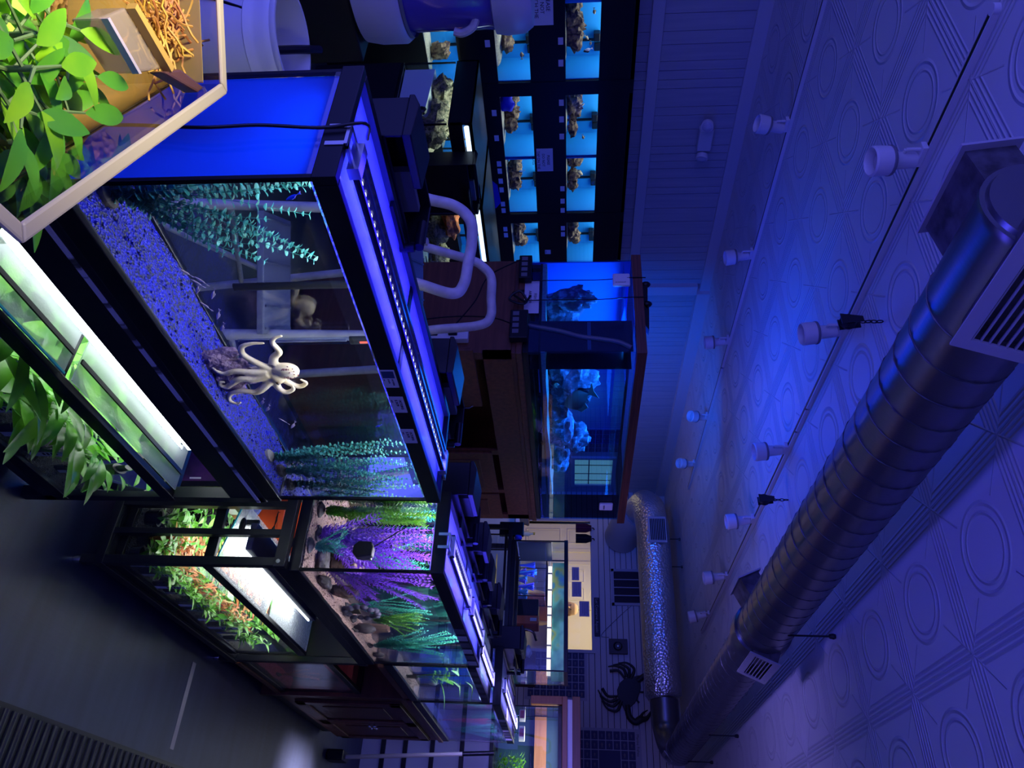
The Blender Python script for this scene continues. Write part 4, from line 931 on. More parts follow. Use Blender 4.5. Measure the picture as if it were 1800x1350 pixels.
for ri,(z0,z1) in enumerate(rowsZ):
    for ci in range(1,5):
        y0,y1 = colsY[ci]; nm = f'{cn[ci]} from the barrel in the {rn_[ri]} row'
        t = thing('display_tank', f'blue display tank, {nm} of the wall unit', 'aquarium', (-4.9,(y0+y1)/2,z0-.03), 'blue display tanks in the wall unit')
        obj('backing', B(((-5.055,y0,z0-.03),(-5.048,y1,z1+.14))), K['bankblue'], t)
        obj('side_pane', B(((-5.048,y0,z0-.03),(XF-.022,y0+.006,z1+.14))), K['bankblue'], t); obj('side_pane', B(((-5.048,y1-.006,z0-.03),(XF-.022,y1,z1+.14))), K['bankblue'], t)
        obj('front_pane', B(((XF-.032,y0,z0-.03),(XF-.026,y1,z1+.14))), K['glass'], t)
        obj('floor_pane', B(((-5.055,y0,z0-.034),(XF-.026,y1,z0-.03))), K['black'], t)
        obj('divider', B(((-5.047,y1-.135,z0-.03),(-5.03,y1-.123,z1+.10))), K['black'], t)
        obj('pump', B(((-5.04,y1-.20,z1-.035),(-4.99,y1-.14,z1+.01)),((-5.044,y1-.11,z1-.03),(-5.02,y1-.05,z1+.02))), K['black'], t, bevel=.006)
        area(f'display lamp', (-4.91,(y0+y1)/2-.03,z1+.13), .2, y1-y0-.06, 1.9*LS, (.80,.92,1.0))
        if ri == 0 and ci > 2: continue
        f = MB(); f.blob((-4.915,(y0+y1)/2,z0-.02),(.125,(y1-y0)/2-.01,.03 if not(ri==1 and ci==1) else .06),seed,.12,10)
        f.v = [(min(max(x,-5.045),XF-.036),min(max(y,y0+.008),y1-.008),max(z,z0-.029)) for x,y,z in f.v]
        obj('sand', f, K['sand'], t, 60)
        r = random.Random(seed+5); n_ = 4 if ri else 2
        for q in range(n_):
            yy = y0+.08+(y1-y0-.28)*q/(n_-1)+r.uniform(-.03,.03)
            rr = V((r.uniform(.04,.065),r.uniform(.05,.085),r.uniform(.035,.07)))
            stone('live_rock', f'rust brown live rock in the blue tank {cn[ci]} of the {rn_[ri]} row', 'rock', (-4.9+r.uniform(-.04,.03),yy,z0+.03+rr.z*.5), rr, K['rock'], seed*7+q, .55, 10, f'live rocks of the {cn[ci]} {rn_[ri]} tank')
        seed += 1
f = MB(); f.blob((-4.82,3.36,1.22),(.025,.075,.05),4,.4,10); tag(obj('blue_shell', f, mat('vivid blue coral', (.01,.02,.75), .6), None, 60), 'vivid blue coral lump low in a middle row tank', 'coral')
K['clown'] = mat('pale striped fish', (.75,.55,.25), .5); K['bwfish'] = mat('black and white fish', (.02,.02,.03), .5, var=((.85,.85,.85), (1,70,1), 'noise', .48,.5))
for p,d,mm,l,s_ in (((-4.82,2.70,1.84),(0,1,.1),K['clown'],'pale fish nearest the top of the first upper blue tank',.04),((-4.82,2.88,1.795),(0,.6,.5),K['clown'],'pale fish in the middle of the first upper blue tank',.035),((-4.82,2.92,1.82),(0,1,0),K['clown'],'pale fish beside the striped one in the first upper tank',.03),((-4.82,2.97,1.80),(0,.4,-1),K['bwfish'],'black and white striped fish in the first upper blue tank',.06),((-4.82,3.40,1.77),(0,-.6,.6),K['clown'],'slim pale fish in the second upper blue tank',.045),((-4.82,3.68,1.78),(0,1,.2),K['clown'],'pale orange fish low in the second upper blue tank',.04),((-4.82,4.02,1.76),(0,.5,.6),K['clown'],'yellowish fish in the third upper blue tank',.06),((-4.82,3.99,1.29),(0,.3,-1),K['bwfish'],'black and white fish in the third middle blue tank',.05),((-4.82,2.99,1.35),(0,-1,.0),K['clown'],'faint pale fish in the first middle blue tank',.05)):
    fish(l, p, d, s_, mm, None, .5)
for z_,ys in ((1.615,(2.86,3.02,3.33,3.47,3.62,4.12,4.25,4.35,4.55,4.62)),(1.125,(2.62,2.86,3.40,3.62,3.86,3.93,4.03,4.12,4.27,4.34,4.55,4.62))):
    for yy in ys: obj('price_card', B(((XF,yy-.03,z_-.012),(XF+.002,yy+.02,z_+.022))), K['paper'], bk)
def glass_sign(y, z, h, w_, label, lines, size):
    t = thing('sign', label, 'sign', (XF,y,z))
    obj('sheet', B(((XF+.0005,y,z),(XF+.0025,y+w_,z+h))), K['paper'], t)
    for k,s_ in enumerate(lines): text('lettering', s_, (XF+.003,y+w_/2,z+h-.045-k*.038), (0,1,0), (0,0,1), size, K['ink'], t, 'CENTER')
glass_sign(2.44, 1.425, .15, .30, 'large paper sign on the wall unit above the barrel', ['PLEASE','DO NOT','TOUCH THE','GLASS'], .036)
glass_sign(3.72, 1.425, .125, .215, 'paper sign on the black band between two rows of blue tanks', ['PLEASE','DO NOT','TAP ON THE','GLASS'], .03)
glass_sign(4.80, 1.46, .05, .05, 'small paper note on the wall unit next to the canopy aquarium', ['SALE'], .014)
c = MB(); c.prism([(3.98,1.02),(4.06,1.10),(4.24,1.115),(4.30,1.07),(4.22,.98),(4.12,1.0)], lambda u,v,d: V((XF+d,u,v)), .001, .012)
tag(obj('microfibre_cloth', c, mat('blue cloth', (.01,.03,.45), .9), None), 'blue cloth hanging from the wall unit edge', 'cloth')

# ------------------------------------------------------------------ low tanks in front of the bank
K['sill'] = mat('white plastic sheet', (.75,.82,.8), .4)
def low_tank(label, y0, y1, z0, tail):
    x0,x1 = -4.54,-3.88
    t = tank(label, x0, x1, y0, y1, z0, .955, rt=.012, rb=.02)
    hd = thing('light_canopy', f'black light canopy {tail}', 'aquarium light', (-4.2,(y0+y1)/2,.956))
    m = B(((x0,y0,.956),(x1,y0+.012,1.09)),((x0,y1-.012,.956),(x1,y1,1.09)),((x0,y0,.956),(x0+.012,y1,1.09)),((x0,y0,1.08),(x1,y1,1.09)),((x1-.012,y0,.956),(x1,y1,1.03)),((x1-.012,y0,1.07),(x1,y1,1.09)))
    obj('shell', m, K['black'], hd)
    obj('light_tube', T([(x1-.03,y0+.05,1.05),(x1-.03,y1-.04,1.05)], .016, 10), lamp('cool tube light', (.55,.75,1.0), 2.2), hd, 40)
    area('low tank lamp', ((x0+x1)/2,(y0+y1)/2,.945), .5, y1-y0-.1, 5.5*LS, (.75,.95,.85))
    sd = thing('tank_stand', f'black stand {tail}', 'stand', (-4.2,(y0+y1)/2,0))
    obj('body', B(((x0,y0,0),(x1,y1,z0-.001))), K['steel_black'], sd)
low_tank('low tank with a white sheet and coral rock facing the camera', 2.84, 3.46, .575, 'over the low tank with the white sheet')
low_tank('low tank with orange coral beside the oak stand', 3.52, 4.75, .50, 'over the low tank with orange coral')
f = MB(); f.prism([(-4.5,.60),(-4.1,.60),(-3.95,.64),(-3.95,.70),(-4.1,.78),(-4.5,.80)], lambda u,v,d: V((u,2.87+d,v)), 0, .15)
tag(obj('plastic_sheet', f, K['sill'], None), 'white plastic sheet inside the low tank', 'sheet')
K['coralrock'] = mat('grey brown coral rock', (.20,.16,.10), .9, var=((.05,.05,.03), 60,'noise',.4,.6), bump=(60,.9,'noise'))
for i,(c,r,l) in enumerate((((-4.38,2.98,.83),(.12,.10,.09),'coral rock at the upper left of the low tank'),((-4.15,3.0,.85),(.13,.10,.08),'coral rock at the upper middle of the low tank'),((-4.0,2.98,.80),(.09,.09,.10),'coral rock at the right side of the low tank'),((-3.98,2.95,.66),(.06,.07,.05),'rubble at the lower right of the low tank'),((-4.1,3.2,.68),(.2,.12,.08),'broad rock low at the back of the low tank'))):
    stone('coral_rock', l, 'rock', c, r, K['coralrock'], 130+i, .6, 14)
s = thing('magnet_scraper', 'black round magnet scraper on the front of the low tank', 'scraper', (-4.0,2.83,.77))
f = MB(); f.lathe([(0,0),(.033,0),(.035,.02),(.02,.028),(0,.028)], 8, axis_mtx((-4.0,2.839,.77),(0,-1,0))); obj('pad', f, K['black'], s)
f = MB(); f.lathe([(0,0),(.028,0),(.03,.02),(0,.024)], 10, axis_mtx((-3.955,2.839,.755),(0,-1,0))); obj('float', f, K['black'], s)
K['orangecoral'] = mat('orange coral', (.75,.16,.03), .85, var=((.3,.08,.03), 40,'noise'), bump=(60,.9,'noise'))
for i,(c,r,mm,l) in enumerate((((-4.0,3.72,.84),(.09,.16,.05),K['orangecoral'],'long orange coral in the low tank beside the ladder'),((-3.98,4.28,.83),(.06,.09,.05),K['orangecoral'],'orange coral farther back beside the oak stand'),((-4.1,3.8,.70),(.16,.2,.10),K['coralrock'],'dark rock under the orange coral'),((-4.05,4.15,.68),(.12,.15,.09),K['coralrock'],'dark rock behind the ladder hoop'),((-4.0,3.95,.60),(.09,.35,.03),mat('pale green coral', (.45,.6,.40), .8, bump=(70,.8,'noise')),'pale green coral strip at the bottom of the low tank'))):
    stone('coral', l, 'coral', c, r, mm, 150+i, .5, 14)
h2 = hob('large black filter box on the near low tank side', -3.745, 3.04, 3.43, .74, 1.085, d=.13)
p = thing('scraper_pad', 'violet grey pad leaning on the near low tank side', 'pad', (-3.86,3.0,.60)); f = MB(); f.prism([(2.90,.60),(3.04,.60),(3.05,.70),(3.0,.76),(2.93,.76),(2.90,.70)], lambda u,v,d: V((-3.878+d,u,v)), 0, .03); obj('body', f, mat('violet grey foam', (.22,.2,.3), .9), p, bevel=.006)

# ------------------------------------------------------------------ ladder, bucket, barrel
K['ivory'] = mat('cream painted steel tube', (.62,.58,.52), .45, var=((.45,.42,.38), 20,'noise'))
ld = thing('step_ladder', 'folding step ladder with cream tube hoops behind the large aquarium', 'ladder', (-1.6,1.75,0))
near = curve([(-1.74,1.43,1.10),(-1.684,1.477,1.251),(-1.666,1.499,1.350),(-1.632,1.527,1.398),(-1.58,1.562,1.402),(-1.534,1.594,1.392),(-1.480,1.632,1.378),(-1.455,1.643,1.345),(-1.475,1.622,1.246),(-1.50,1.60,1.12)], 60)
obj('handrail', T(near, .0165, 12), K['ivory'], ld, 40)
far = curve([(-1.93,1.92,1.15),(-1.89,1.955,1.33),(-1.872,1.972,1.375),(-1.84,1.995,1.405),(-1.78,2.035,1.405),(-1.725,2.072,1.403),(-1.697,2.088,1.36),(-1.68,2.09,1.20),(-1.66,2.095,1.10)], 60)
obj('back_hoop', T(far, .0165, 12), K['ivory'], ld, 40)
lf = V((-1.55,1.55,0)); sd = V((.085,.062,0)).normalized()
def legp(a, b, r=.014): return T([a,b], r, 10)
for s0 in (0, .34):
    o_ = V((-1.70,1.44,0))+sd*s0
    obj('front_leg', legp(o_+V((.12,-.20,.01)), o_+V((0,0,1.12))), K['ivory'], ld, 40)
    o2 = V((-1.93,1.90,0))+sd*s0
    obj('rear_leg', legp(o2+V((-.12,.25,.01)), o2+V((0,0,1.18))), K['ivory'], ld, 40)
    obj('brace', legp(o_+V((.07,-.12,.45)), o2+V((-.06,.12,.62)), .009), K['ivory'], ld, 40)
    obj('brace', legp(o_+V((.03,-.05,.75)), o2+V((-.08,.16,.45)), .009), K['ivory'], ld, 40)
fwd = V((-.62,.78,0))
def plate(nm, c, L_, D, z):
    mtx = Matrix((sd, fwd.normalized(), V((0,0,1)))).transposed().to_4x4(); mtx.translation = c
    b = MB(); b.box((0,0,z-.02),(L_,D,z),mtx=mtx)
    p = obj(nm, b, mat('grey blue tread', (.16,.17,.22), .5), ld, bevel=.003)
    r_ = MB()
    for k in range(6): r_.box((.015+k*(L_-.03)/5-.003,.01,z),(.015+k*(L_-.03)/5+.003,D-.01,z+.004),mtx=mtx)
    obj('tread_rib', r_, mat('tread rib', (.10,.11,.15), .5), p)
plate('platform', V((-1.70,1.47,0)), .32, .28, 1.205); plate('step', V((-1.63,1.37,0)), .32, .2, .86); plate('step', V((-1.60,1.30,0)), .32, .2, .50)
bq = thing('white_bucket', 'white bucket with a printed label left of the large aquarium', 'bucket', (-2.22,1.30,.44))
bm = Matrix.Translation((-2.22,1.30,.44))
f = MB(); f.lathe([(.13,0),(.148,.27),(.155,.275),(.152,.30),(.149,.31),(.157,.335),(.152,.355),(.158,.365),(.158,.375),(.148,.375),(.125,.01),(0,.01)], 36, bm, cap=False); obj('body', f, K['white'], bq, 40)
f = MB()
for k in range(5): a=-1.75+k*.035; f.tube([(-2.22+.141*math.cos(a),1.30+.141*math.sin(a),.53),(-2.22+.143*math.cos(a),1.30+.143*math.sin(a),.60)], .0022, 4)
for k in range(6): a=-1.38+k*.05; f.tube([(-2.22+.139*math.cos(a),1.30+.139*math.sin(a),.48),(-2.22+.141*math.cos(a),1.30+.141*math.sin(a),.55)], .0025, 4)
obj('printed_label', f, K['ink'], bq)
f = MB(); f.tube(curve([(-2.10,1.22,.80),(-2.16,1.28,.74),(-2.22,1.33,.72),(-2.30,1.38,.80),(-2.36,1.42,.84)],20), .014, 8); obj('black_hose', f, K['black'], bq, 40)
f = MB(); f.tube([(-2.165,1.165,.72),(-2.24,1.148,.55)], .005, 6); obj('handle', f, K['black'], bq)
obj_ = thing('crate', 'dark crate under the white bucket', 'crate', (-2.22,1.30,0)); m = MB(); m.box((-2.42,1.12,0),(-2.02,1.5,.438)); obj('body', m, K['steel_black'], obj_, bevel=.006)
f = MB(); f.tube(curve([(-2.62,1.02,.58),(-2.50,1.10,.54),(-2.42,1.17,.52),(-2.35,1.19,.60),(-2.36,1.16,.70),(-2.38,1.13,.78),(-2.40,1.14,.84),(-2.47,1.09,.85)],40), .006, 8)
t = tag(obj('power_cable', f, mat('grey cord', (.32,.30,.26), .5), None, 40), 'grey cord looping in front of the white bucket', 'cable')
ba = thing('acrylic_barrel', 'purple lit clear barrel with white collars at the frame edge', 'barrel', (-3.0,1.46,.86))
bmx = Matrix.Translation((-3.0,1.46,0))
f = MB(); f.lathe([(.23,.86),(.275,.875),(.285,.93),(.285,1.03),(.27,1.05),(.25,1.05)], 48, bmx); obj('base_collar', f, mat('white collar plastic', (.55,.53,.6), .4), ba, 40)
f = MB(); f.lathe([(.262,1.045),(.266,1.055),(.262,1.065)], 48, bmx, cap=False); obj('gasket', f, K['grey'], ba, 40)
f = MB(); f.lathe([(.245,1.05),(.245,1.40)], 48, bmx, cap=False); obj('clear_wall', f, mat('violet tinted acrylic', (.10,.07,.45), .08, spec=.8, coat=.5), ba, 60)
f = MB(); f.lathe([(.245,1.39),(.262,1.395),(.268,1.44),(.262,1.51),(.24,1.54),(0,1.545)], 48, bmx); obj('top_collar', f, mat('white collar plastic top', (.55,.53,.6), .4), ba, 40)
f = MB(); f.tube(curve([(-2.80,1.57,1.33),(-2.775,1.60,1.31),(-2.765,1.615,1.27),(-2.77,1.61,1.24)],12), .016, 8); obj('hose_nozzle', f, K['ivory'], ba, 40)
text('lettering', 'kuno', (-2.825,1.284,1.10), (0,0,1), V((-.71,-.71,0)), .05, K['ink'], ba)
bs = thing('barrel_stand', 'dark plinth under the clear barrel', 'stand', (-3.0,1.46,0)); f = MB(); f.box((-3.26,1.2,0),(-2.76,1.72,.859)); obj('body', f, K['black'], bs, bevel=.006)
t = thing('paper_note', 'white paper note on the barrel plinth', 'note', (-2.757,1.3,.80)); obj('sheet', B(((-2.758,1.22,.76),(-2.756,1.34,.855))), K['paper'], t)
point('barrel glow', (-2.3,1.0,1.9), 3*LS, (.12,.10,1.0), .15)
# ------------------------------------------------------------------ ducts
K['galv'] = mat('galvanised steel', (.20,.20,.23), .30, .85, var=((.20,.20,.22), (5,16,5), 'noise'), bump=((8,90,8), .04, 'noise'))
K['foil'] = mat('foil insulation', (.70,.70,.72), .30, .9, bump=(38,.8,'voro'))
K['grille'] = mat('painted grille', (.42,.40,.44), .5)
DX, DZc, DR = -1.36, 2.78, .149
du = thing('spiral_duct', 'large spiral steel duct running under the ceiling to the back wall', 'duct', (DX,1.25,DZc))
prof = [(0,1.25),(.135,1.25),(.14,1.262),(.152,1.262),(.152,1.285),(DR,1.29),(DR,4.42)]
f = MB(); f.lathe([(r,y) for r,y in prof], 48, axis_mtx((DX,0,DZc),(0,1,0)), cap=False); obj('near_section', f, K['galv'], du, 40)
f = MB(); f.lathe([(DR,4.40),(.162,4.41),(.165,4.50),(.162,4.56),(.14,4.66),(.139,8.45)], 48, axis_mtx((DX,0,DZc),(0,1,0)), cap=False); obj('far_section', f, K['galv'], du, 40)
def seam(y0,y1,r,p):
    f = MB(); n = int((y1-y0)/p*20); f.tube([(DX+r*math.cos(2*PI*k/20),y0+(y1-y0)*k/n,DZc+r*math.sin(2*PI*k/20)) for k in range(n+1)], .0032, 5); return f
obj('spiral_seam', seam(1.5,4.38,DR,.125), mat('dark seam', (.10,.10,.12), .4, .6), du, 60)
obj('spiral_seam', seam(4.7,8.4,.139,.125), bpy.data.materials['dark seam'], du, 60)
# elbow to the foil duct
def register(label, c, n, L_, H, boot, base):              # on the duct: boot from base to grille centre c, normal n (in X-Z)
    n = V(n).normalized(); up = V((0,1,0)).cross(n).normalized(); mtx = Matrix((V((0,1,0)), up, n)).transposed().to_4x4(); mtx.translation = c
    b = MB(); b.box((-L_/2+.02,-H/2+.015,-boot),(L_/2-.02,-H/2+.02,0),mtx=mtx); b.box((-L_/2+.02,H/2-.02,-boot),(L_/2-.02,H/2-.015,0),mtx=mtx)
    b.box((-L_/2+.02,-H/2+.02,-boot),(-L_/2+.025,H/2-.02,0),mtx=mtx); b.box((L_/2-.025,-H/2+.02,-boot),(L_/2-.02,H/2-.02,0),mtx=mtx)
    b.box((-L_/2+.025,-H/2+.02,-.03),(L_/2-.025,H/2-.02,-.025),mtx=mtx)
    rg = obj('register_boot', b, mat('stained dark steel', (.05,.045,.05), .6, .5, var=((.14,.13,.15),18,'noise')), du)
    g = MB(); t_ = .035
    g.box((-L_/2,-H/2,0),(L_/2,-H/2+t_,.008),mtx=mtx); g.box((-L_/2,H/2-t_,0),(L_/2,H/2,.008),mtx=mtx); g.box((-L_/2,-H/2+t_,0),(-L_/2+t_,H/2-t_,.008),mtx=mtx); g.box((L_/2-t_,-H/2+t_,0),(L_/2,H/2-t_,.008),mtx=mtx)
    k = -H/2+t_+.012
    while k < H/2-t_: g.box((-L_/2+t_,k,-.006),(L_/2-t_,k+.0035,.006),mtx=mtx); k += .019
    g.lathe([(.006,.008),(.005,.011),(0,.011)], 8, mtx @ Matrix.Translation((L_/2-.06,-H/2+.018,0)))
    gr = obj('grille', g, K['grille'], rg); gr['label'] = label
register('white painted grille facing the aisle', V((-1.165,1.33,2.735)), (1,0,-.38), .46, .22, .10, None)
register('small dark flange seen edge on', V((-1.625,1.435,2.745)), (-1,0,-.15), .30, .16, .13, None)
register('small white grille at the reducer', V((-1.185,4.58,2.76)), (1,0,-.45), .42, .17, .07, None)
register('dark flange on the far side of the reducer', V((-1.575,4.27,2.68)), (-1,0,-.45), .28, .14, .10, None)
register('last small grille at the elbow', V((-1.30,8.55,2.66)), (.7,-.0,-.9), .28, .12, .06, None)
el = []
for k in range(13):
    a = PI/2*k/12; el.append((DX-.36+.36*math.cos(a), 8.42+.58*math.sin(a)*1.0, DZc-.06*k/12))
f = MB(); f.tube(el+[(-1.95,9.0,2.72)], [.141+.012*k/13 for k in range(14)], 32); obj('elbow', f, K['galv'], du, 40)
for y_ in (4.05,6.8,8.15):
    f = MB(); f.tube([(DX+.145,y_,DZc+.03),(DX+.145,y_,HT)], .005, 6); f.lathe([(.012,0),(.016,.02),(.012,.03)], 8, Matrix.Translation((DX+.145,y_,HT-.031))); obj('hanger', f, K['steel_black'], du)
fd = thing('foil_duct', 'silver foil wrapped duct along the top of the back wall', 'duct', (-3.2,9.0,2.7))
f = MB(); f.tube([(-1.96,9.0,2.72)]+[(-2.0-.2*k,9.0+.004*math.sin(k*2),2.715) for k in range(11)]+[(-4.15,9.02,2.70),(-4.33,9.10,2.69),(-4.44,9.25,2.66),(-4.48,9.45,2.62),(-4.48,9.75,2.55)], [.17]+[.205]*11+[.205,.204,.203,.2,.2], 40); obj('sleeve', f, K['foil'], fd, 50)
f = MB(); f.tube([(-4.45,9.55,2.58),(-4.42,9.75,2.48),(-4.38,10.19,2.40)], [.212,.23,.24], 36); obj('wall_boot', f, mat('pale duct board', (.42,.42,.46), .5), fd, 40)
m = B(((-4.06,8.775,2.64),(-3.72,8.79,2.86)))
g = obj('vent_frame', m, K['grille'], fd, bevel=.004); m = MB()
for k in range(9): m.box((-4.03,8.77,2.662+k*.021),(-3.75,8.776,2.675+k*.021))
obj('vent_slats', m, K['black'], g)
for xx in (-3.86,-3.5):
    f = MB(); f.tube([(xx,9.0,2.90),(xx,9.0,HT)], .006, 6); f.lathe([(.014,0),(.018,.015),(.018,.02)], 8, Matrix.Translation((xx,9.0,HT-.021))); obj('hanger', f, K['steel_black'], fd)

# ------------------------------------------------------------------ track lights
K['spotw'] = mat('white enamel', (.62,.61,.62), .4)
def track(label, x, ys):
    t = thing('ceiling_track', label, 'light track', (x,ys[0],HT))
    for a,b in zip(ys[:-1], ys[1:]):
        m = MB(); m.box((x-.02,a,HT-.022),(x-.012,b-.02,HT-.0005)); m.box((x+.008,a,HT-.022),(x+.016,b-.02,HT-.0005)); m.box((x-.012,a,HT-.008),(x+.008,b-.02,HT-.0005))
        obj('rail', m, K['spotw'], t)
    obj('slot', B(((x-.011,ys[0]+.02,HT-.0205),(x+.007,ys[-1]-.04,HT-.0085))), K['black'], t)
    f = MB(); f.lathe([(.02,0),(.02,.022)], 12, Matrix.Translation((x-.002,ys[0],HT-.0225))); obj('end_cap', f, K['spotw'], t, 40)
track('ceiling light track beside the spiral duct', -2.42, [1.40,3.75,4.0,8.05])
track('ceiling light track nearer the left wall', -4.05, [1.4,5.6,8.0])
def spot(x, y, label, tilt=.0, rot=0., small=False):
    t = thing('track_spotlight', label, 'spotlight', (x,y,HT-.022), 'white track spotlights')
    b = V((x,y,HT-.022))
    obj('adapter', B((b+V((-.02,-.04,-.022)), b+V((.02,.05,-.0005)))), K['spotw'], t, bevel=.003)
    d = V((math.sin(tilt)*math.cos(rot), math.sin(tilt)*math.sin(rot), -math.cos(tilt)))
    p = b+V((0,.03,-.045))
    f = MB(); f.tube([b+V((0,-.02,-.015)), b+V((0,-.02,-.075))], .007, 8); f.tube([b+V((0,-.02,-.075)), p+V((0,0,-.035))], .007, 8); obj('arm', f, K['spotw'], t, 40)
    mtx = axis_mtx(p-d*.02, d)
    f = MB(); f.lathe([(0,0),(.030,0),(.032,.01),(.034,.075),(.046,.09),(.056,.10),(.058,.165),(.052,.172),(.048,.165),(.046,.12),(0,.115)], 24, mtx, cap=False); obj('housing', f, K['spotw'], t, 40)
    f = MB(); f.lathe([(.057,.092),(.0585,.098),(.0585,.103),(.057,.105)], 24, mtx, cap=False); obj('collar', f, K['grey'], t, 40)
    f = MB(); f.lathe([(.046,.128),(.03,.145),(0,.15)], 20, mtx, cap=False); obj('bulb', f, mat('unlit bulb', (.5,.5,.52), .3), t, 60) if not small else None
ordn = ['first','second','third','fourth','fifth','sixth']
for i,(y_,ti,ro) in enumerate(((1.96,.12,-.6),(3.01,.1,.3),(4.20,.1,.2),(5.24,.12,.4),(6.40,.12,.4),(7.43,.25,.8))):
    spot(-2.42, y_, f'white track spotlight, {ordn[i]} from the camera on the track beside the duct', ti, ro)
for i,(y_,ti,ro) in enumerate(((3.03,.25,-1.6),(4.155,.1,0.3),(5.19,.1,1.2),(6.41,.5,-1.2),(7.37,.5,-1.2))):
    spot(-4.05, y_, f'white track spotlight, {ordn[i]} from the camera on the track nearer the wall', ti, ro)
for y_,l in ((2.66,'dark pulley hanging from the ceiling at the second spotlight'),(4.42,'dark pulley hanging from the ceiling past the third spotlight')):
    x_ = -2.17; t = thing('ceiling_pulley', l, 'pulley', (x_,y_,HT))
    f = MB()
    f.lathe([(0,-.018),(.03,-.018),(.036,-.008),(.030,0),(.036,.008),(.03,.018),(0,.018)], 20, axis_mtx((x_,y_,2.90),(0,1,0))); obj('wheel', f, K['steel_black'], t, 40)
    f = MB(); f.prism([(-.028,-.035),(.028,-.035),(.014,.06),(-.014,.06)], lambda u,v,d: V((x_+u,y_+d,2.90+v)), -.024, -.019); f.prism([(-.028,-.035),(.028,-.035),(.014,.06),(-.014,.06)], lambda u,v,d: V((x_+u,y_+d,2.90+v)), .019, .024); obj('cheek', f, K['steel_black'], t)
    f = MB()
    for k in range(4):
        z_ = 2.962+k*.024
        f.tube([(x_+(0 if k%2 else .008*math.cos(a)),y_+(.008*math.cos(a) if k%2 else 0),z_+.015*math.sin(a)) for a in [2*PI*j/10 for j in range(11)]], .0028, 5)
    obj('chain', f, K['steel_black'], t, 60)
e = thing('emergency_light', 'twin head emergency light on the left wall', 'light', (-5.06,3.9,2.74))
obj('case', B(((-5.092,3.80,2.69),(-5.02,4.0,2.80))), K['spotw'], e, bevel=.01)
for y_ in (3.76,4.035):
    f = MB(); f.lathe([(.02,0),(.045,.015),(.05,.05),(.047,.055),(.0,.057)], 20, axis_mtx((-5.05,y_,2.745),(1,(.5 if y_>3.9 else -.2),-.2))); hd = obj('lamp_head', f, K['spotw'], e, 40)
    f = MB(); f.lathe([(0,.058),(.04,.0575),(.03,.066),(0,.07)], 18, axis_mtx((-5.05,y_,2.745),(1,(.5 if y_>3.9 else -.2),-.2))); obj('lens', f, mat('clear lens', (.5,.5,.6), .1), hd, 40)
# ------------------------------------------------------------------ things on the back and left walls
K['frame_grey'] = mat('pale poster border', (.40,.39,.48), .6); K['poster'] = mat('dark blue poster', (.012,.014,.10), .5)
def chart(label, x0, x1, z0, z1, nx, nz, blank=None, title=None, wall='back', side='right'):
    t = thing('wall_chart', label, 'poster', ((x0+x1)/2,YB,z0) if wall=='back' else (XW,(x0+x1)/2,z0))
    def P_(u0,u1,v0,v1,d0,d1):
        return B(((u0,YB-d1,v0),(u1,YB-d0,v1))) if wall=='back' else B(((XW+d0,u0,v0),(XW+d1,u1,v1)))
    o_ = .0 if wall=='back' else .0
    obj('sheet', P_(x0,x1,z0,z1,.001,.006), K['frame_grey'], t)
    ix0,ix1,iz0,iz1 = x0+.03,x1-.03,z0+.03,z1-(.07 if title else .03)
    mi = MB(); du_,dv_ = (ix1-ix0)/nx,(iz1-iz0)/nz; art = MB(); rr = random.Random(nx*nz)
    for i in range(nx):
        for k in range(nz):
            if blank and blank[0]<=i<blank[1] and blank[2]<=k<blank[3]: continue
            b = P_(ix0+i*du_+.005,ix0+(i+1)*du_-.005,iz0+k*dv_+.005,iz0+(k+1)*dv_-.005,.006,.0075); mi.add(b.v,b.f)
            c_u,c_v = ix0+(i+.5)*du_, iz0+(k+.5)*dv_; s_ = min(du_,dv_)*rr.uniform(.18,.32)
            pl = [(c_u-s_*1.2,c_v),(c_u-s_*.3,c_v+s_*.6),(c_u+s_*.7,c_v+s_*.2),(c_u+s_*1.2,c_v+s_*.5),(c_u+s_*1.2,c_v-s_*.5),(c_u+s_*.7,c_v-s_*.2),(c_u-s_*.3,c_v-s_*.6)]
            art.prism(pl, (lambda u,v,d: V((u,YB-d,v))) if wall=='back' else (lambda u,v,d: V((XW+d,u,v))), .0076, .0082)
    if blank:
        b = P_(ix0+blank[0]*du_+.005,ix0+blank[1]*du_-.005,iz0+blank[2]*dv_+.005,iz0+blank[3]*dv_-.005,.006,.0075); mi.add(b.v,b.f)
    obj('picture_grid', mi, K['poster'], t); obj('fish_pictures', art, mat('muted fish pictures', (.10,.10,.2), .6, var=((.2,.14,.14), 9,'noise')), t)
    if title: text('lettering', title, (x0+.06,YB-.0065,z1-.055), (1,0,0), (0,0,1), .045, K['ink'], t)
chart('dark fish chart of small squares on the back wall below the crab', -2.80, -2.17, 1.10, 1.895, 6, 9)
chart('fish chart with a larger blank panel at the right end of the back wall', -1.86, -1.15, 1.72, 2.545, 6, 8, (2,6,3,6), 'Marine Fishes')
chart('pale fish chart on the left wall seen through the canopy aquarium', 8.38, 9.02, 1.62, 2.22, 5, 6, wall='left')
K['crabm'] = mat('dark painted metal', (.008,.008,.02), .5)
cr = thing('crab_wall_art', 'dark metal crab hanging high on the back wall', 'wall art', (-2.3,YB-.03,2.4))
def cp(u,v,d): # u right, v up in metres about the crab centre, rotated
    a = math.radians(-25); return V((-2.30+u*math.cos(a)-v*math.sin(a), YB-.03-d, 2.405+u*math.sin(a)+v*math.cos(a)))
f = MB(); body = [(-.24,.06),(-.17,.10),(-.10,.135),(0,.145),(.10,.135),(.17,.10),(.24,.06),(.17,-.02),(.12,-.09),(.05,-.125),(-.05,-.125),(-.12,-.09),(-.17,-.02)]
f.prism(body, cp, 0, .025)
ob = obj('shell', f, K['crabm'], cr, bevel=.006)
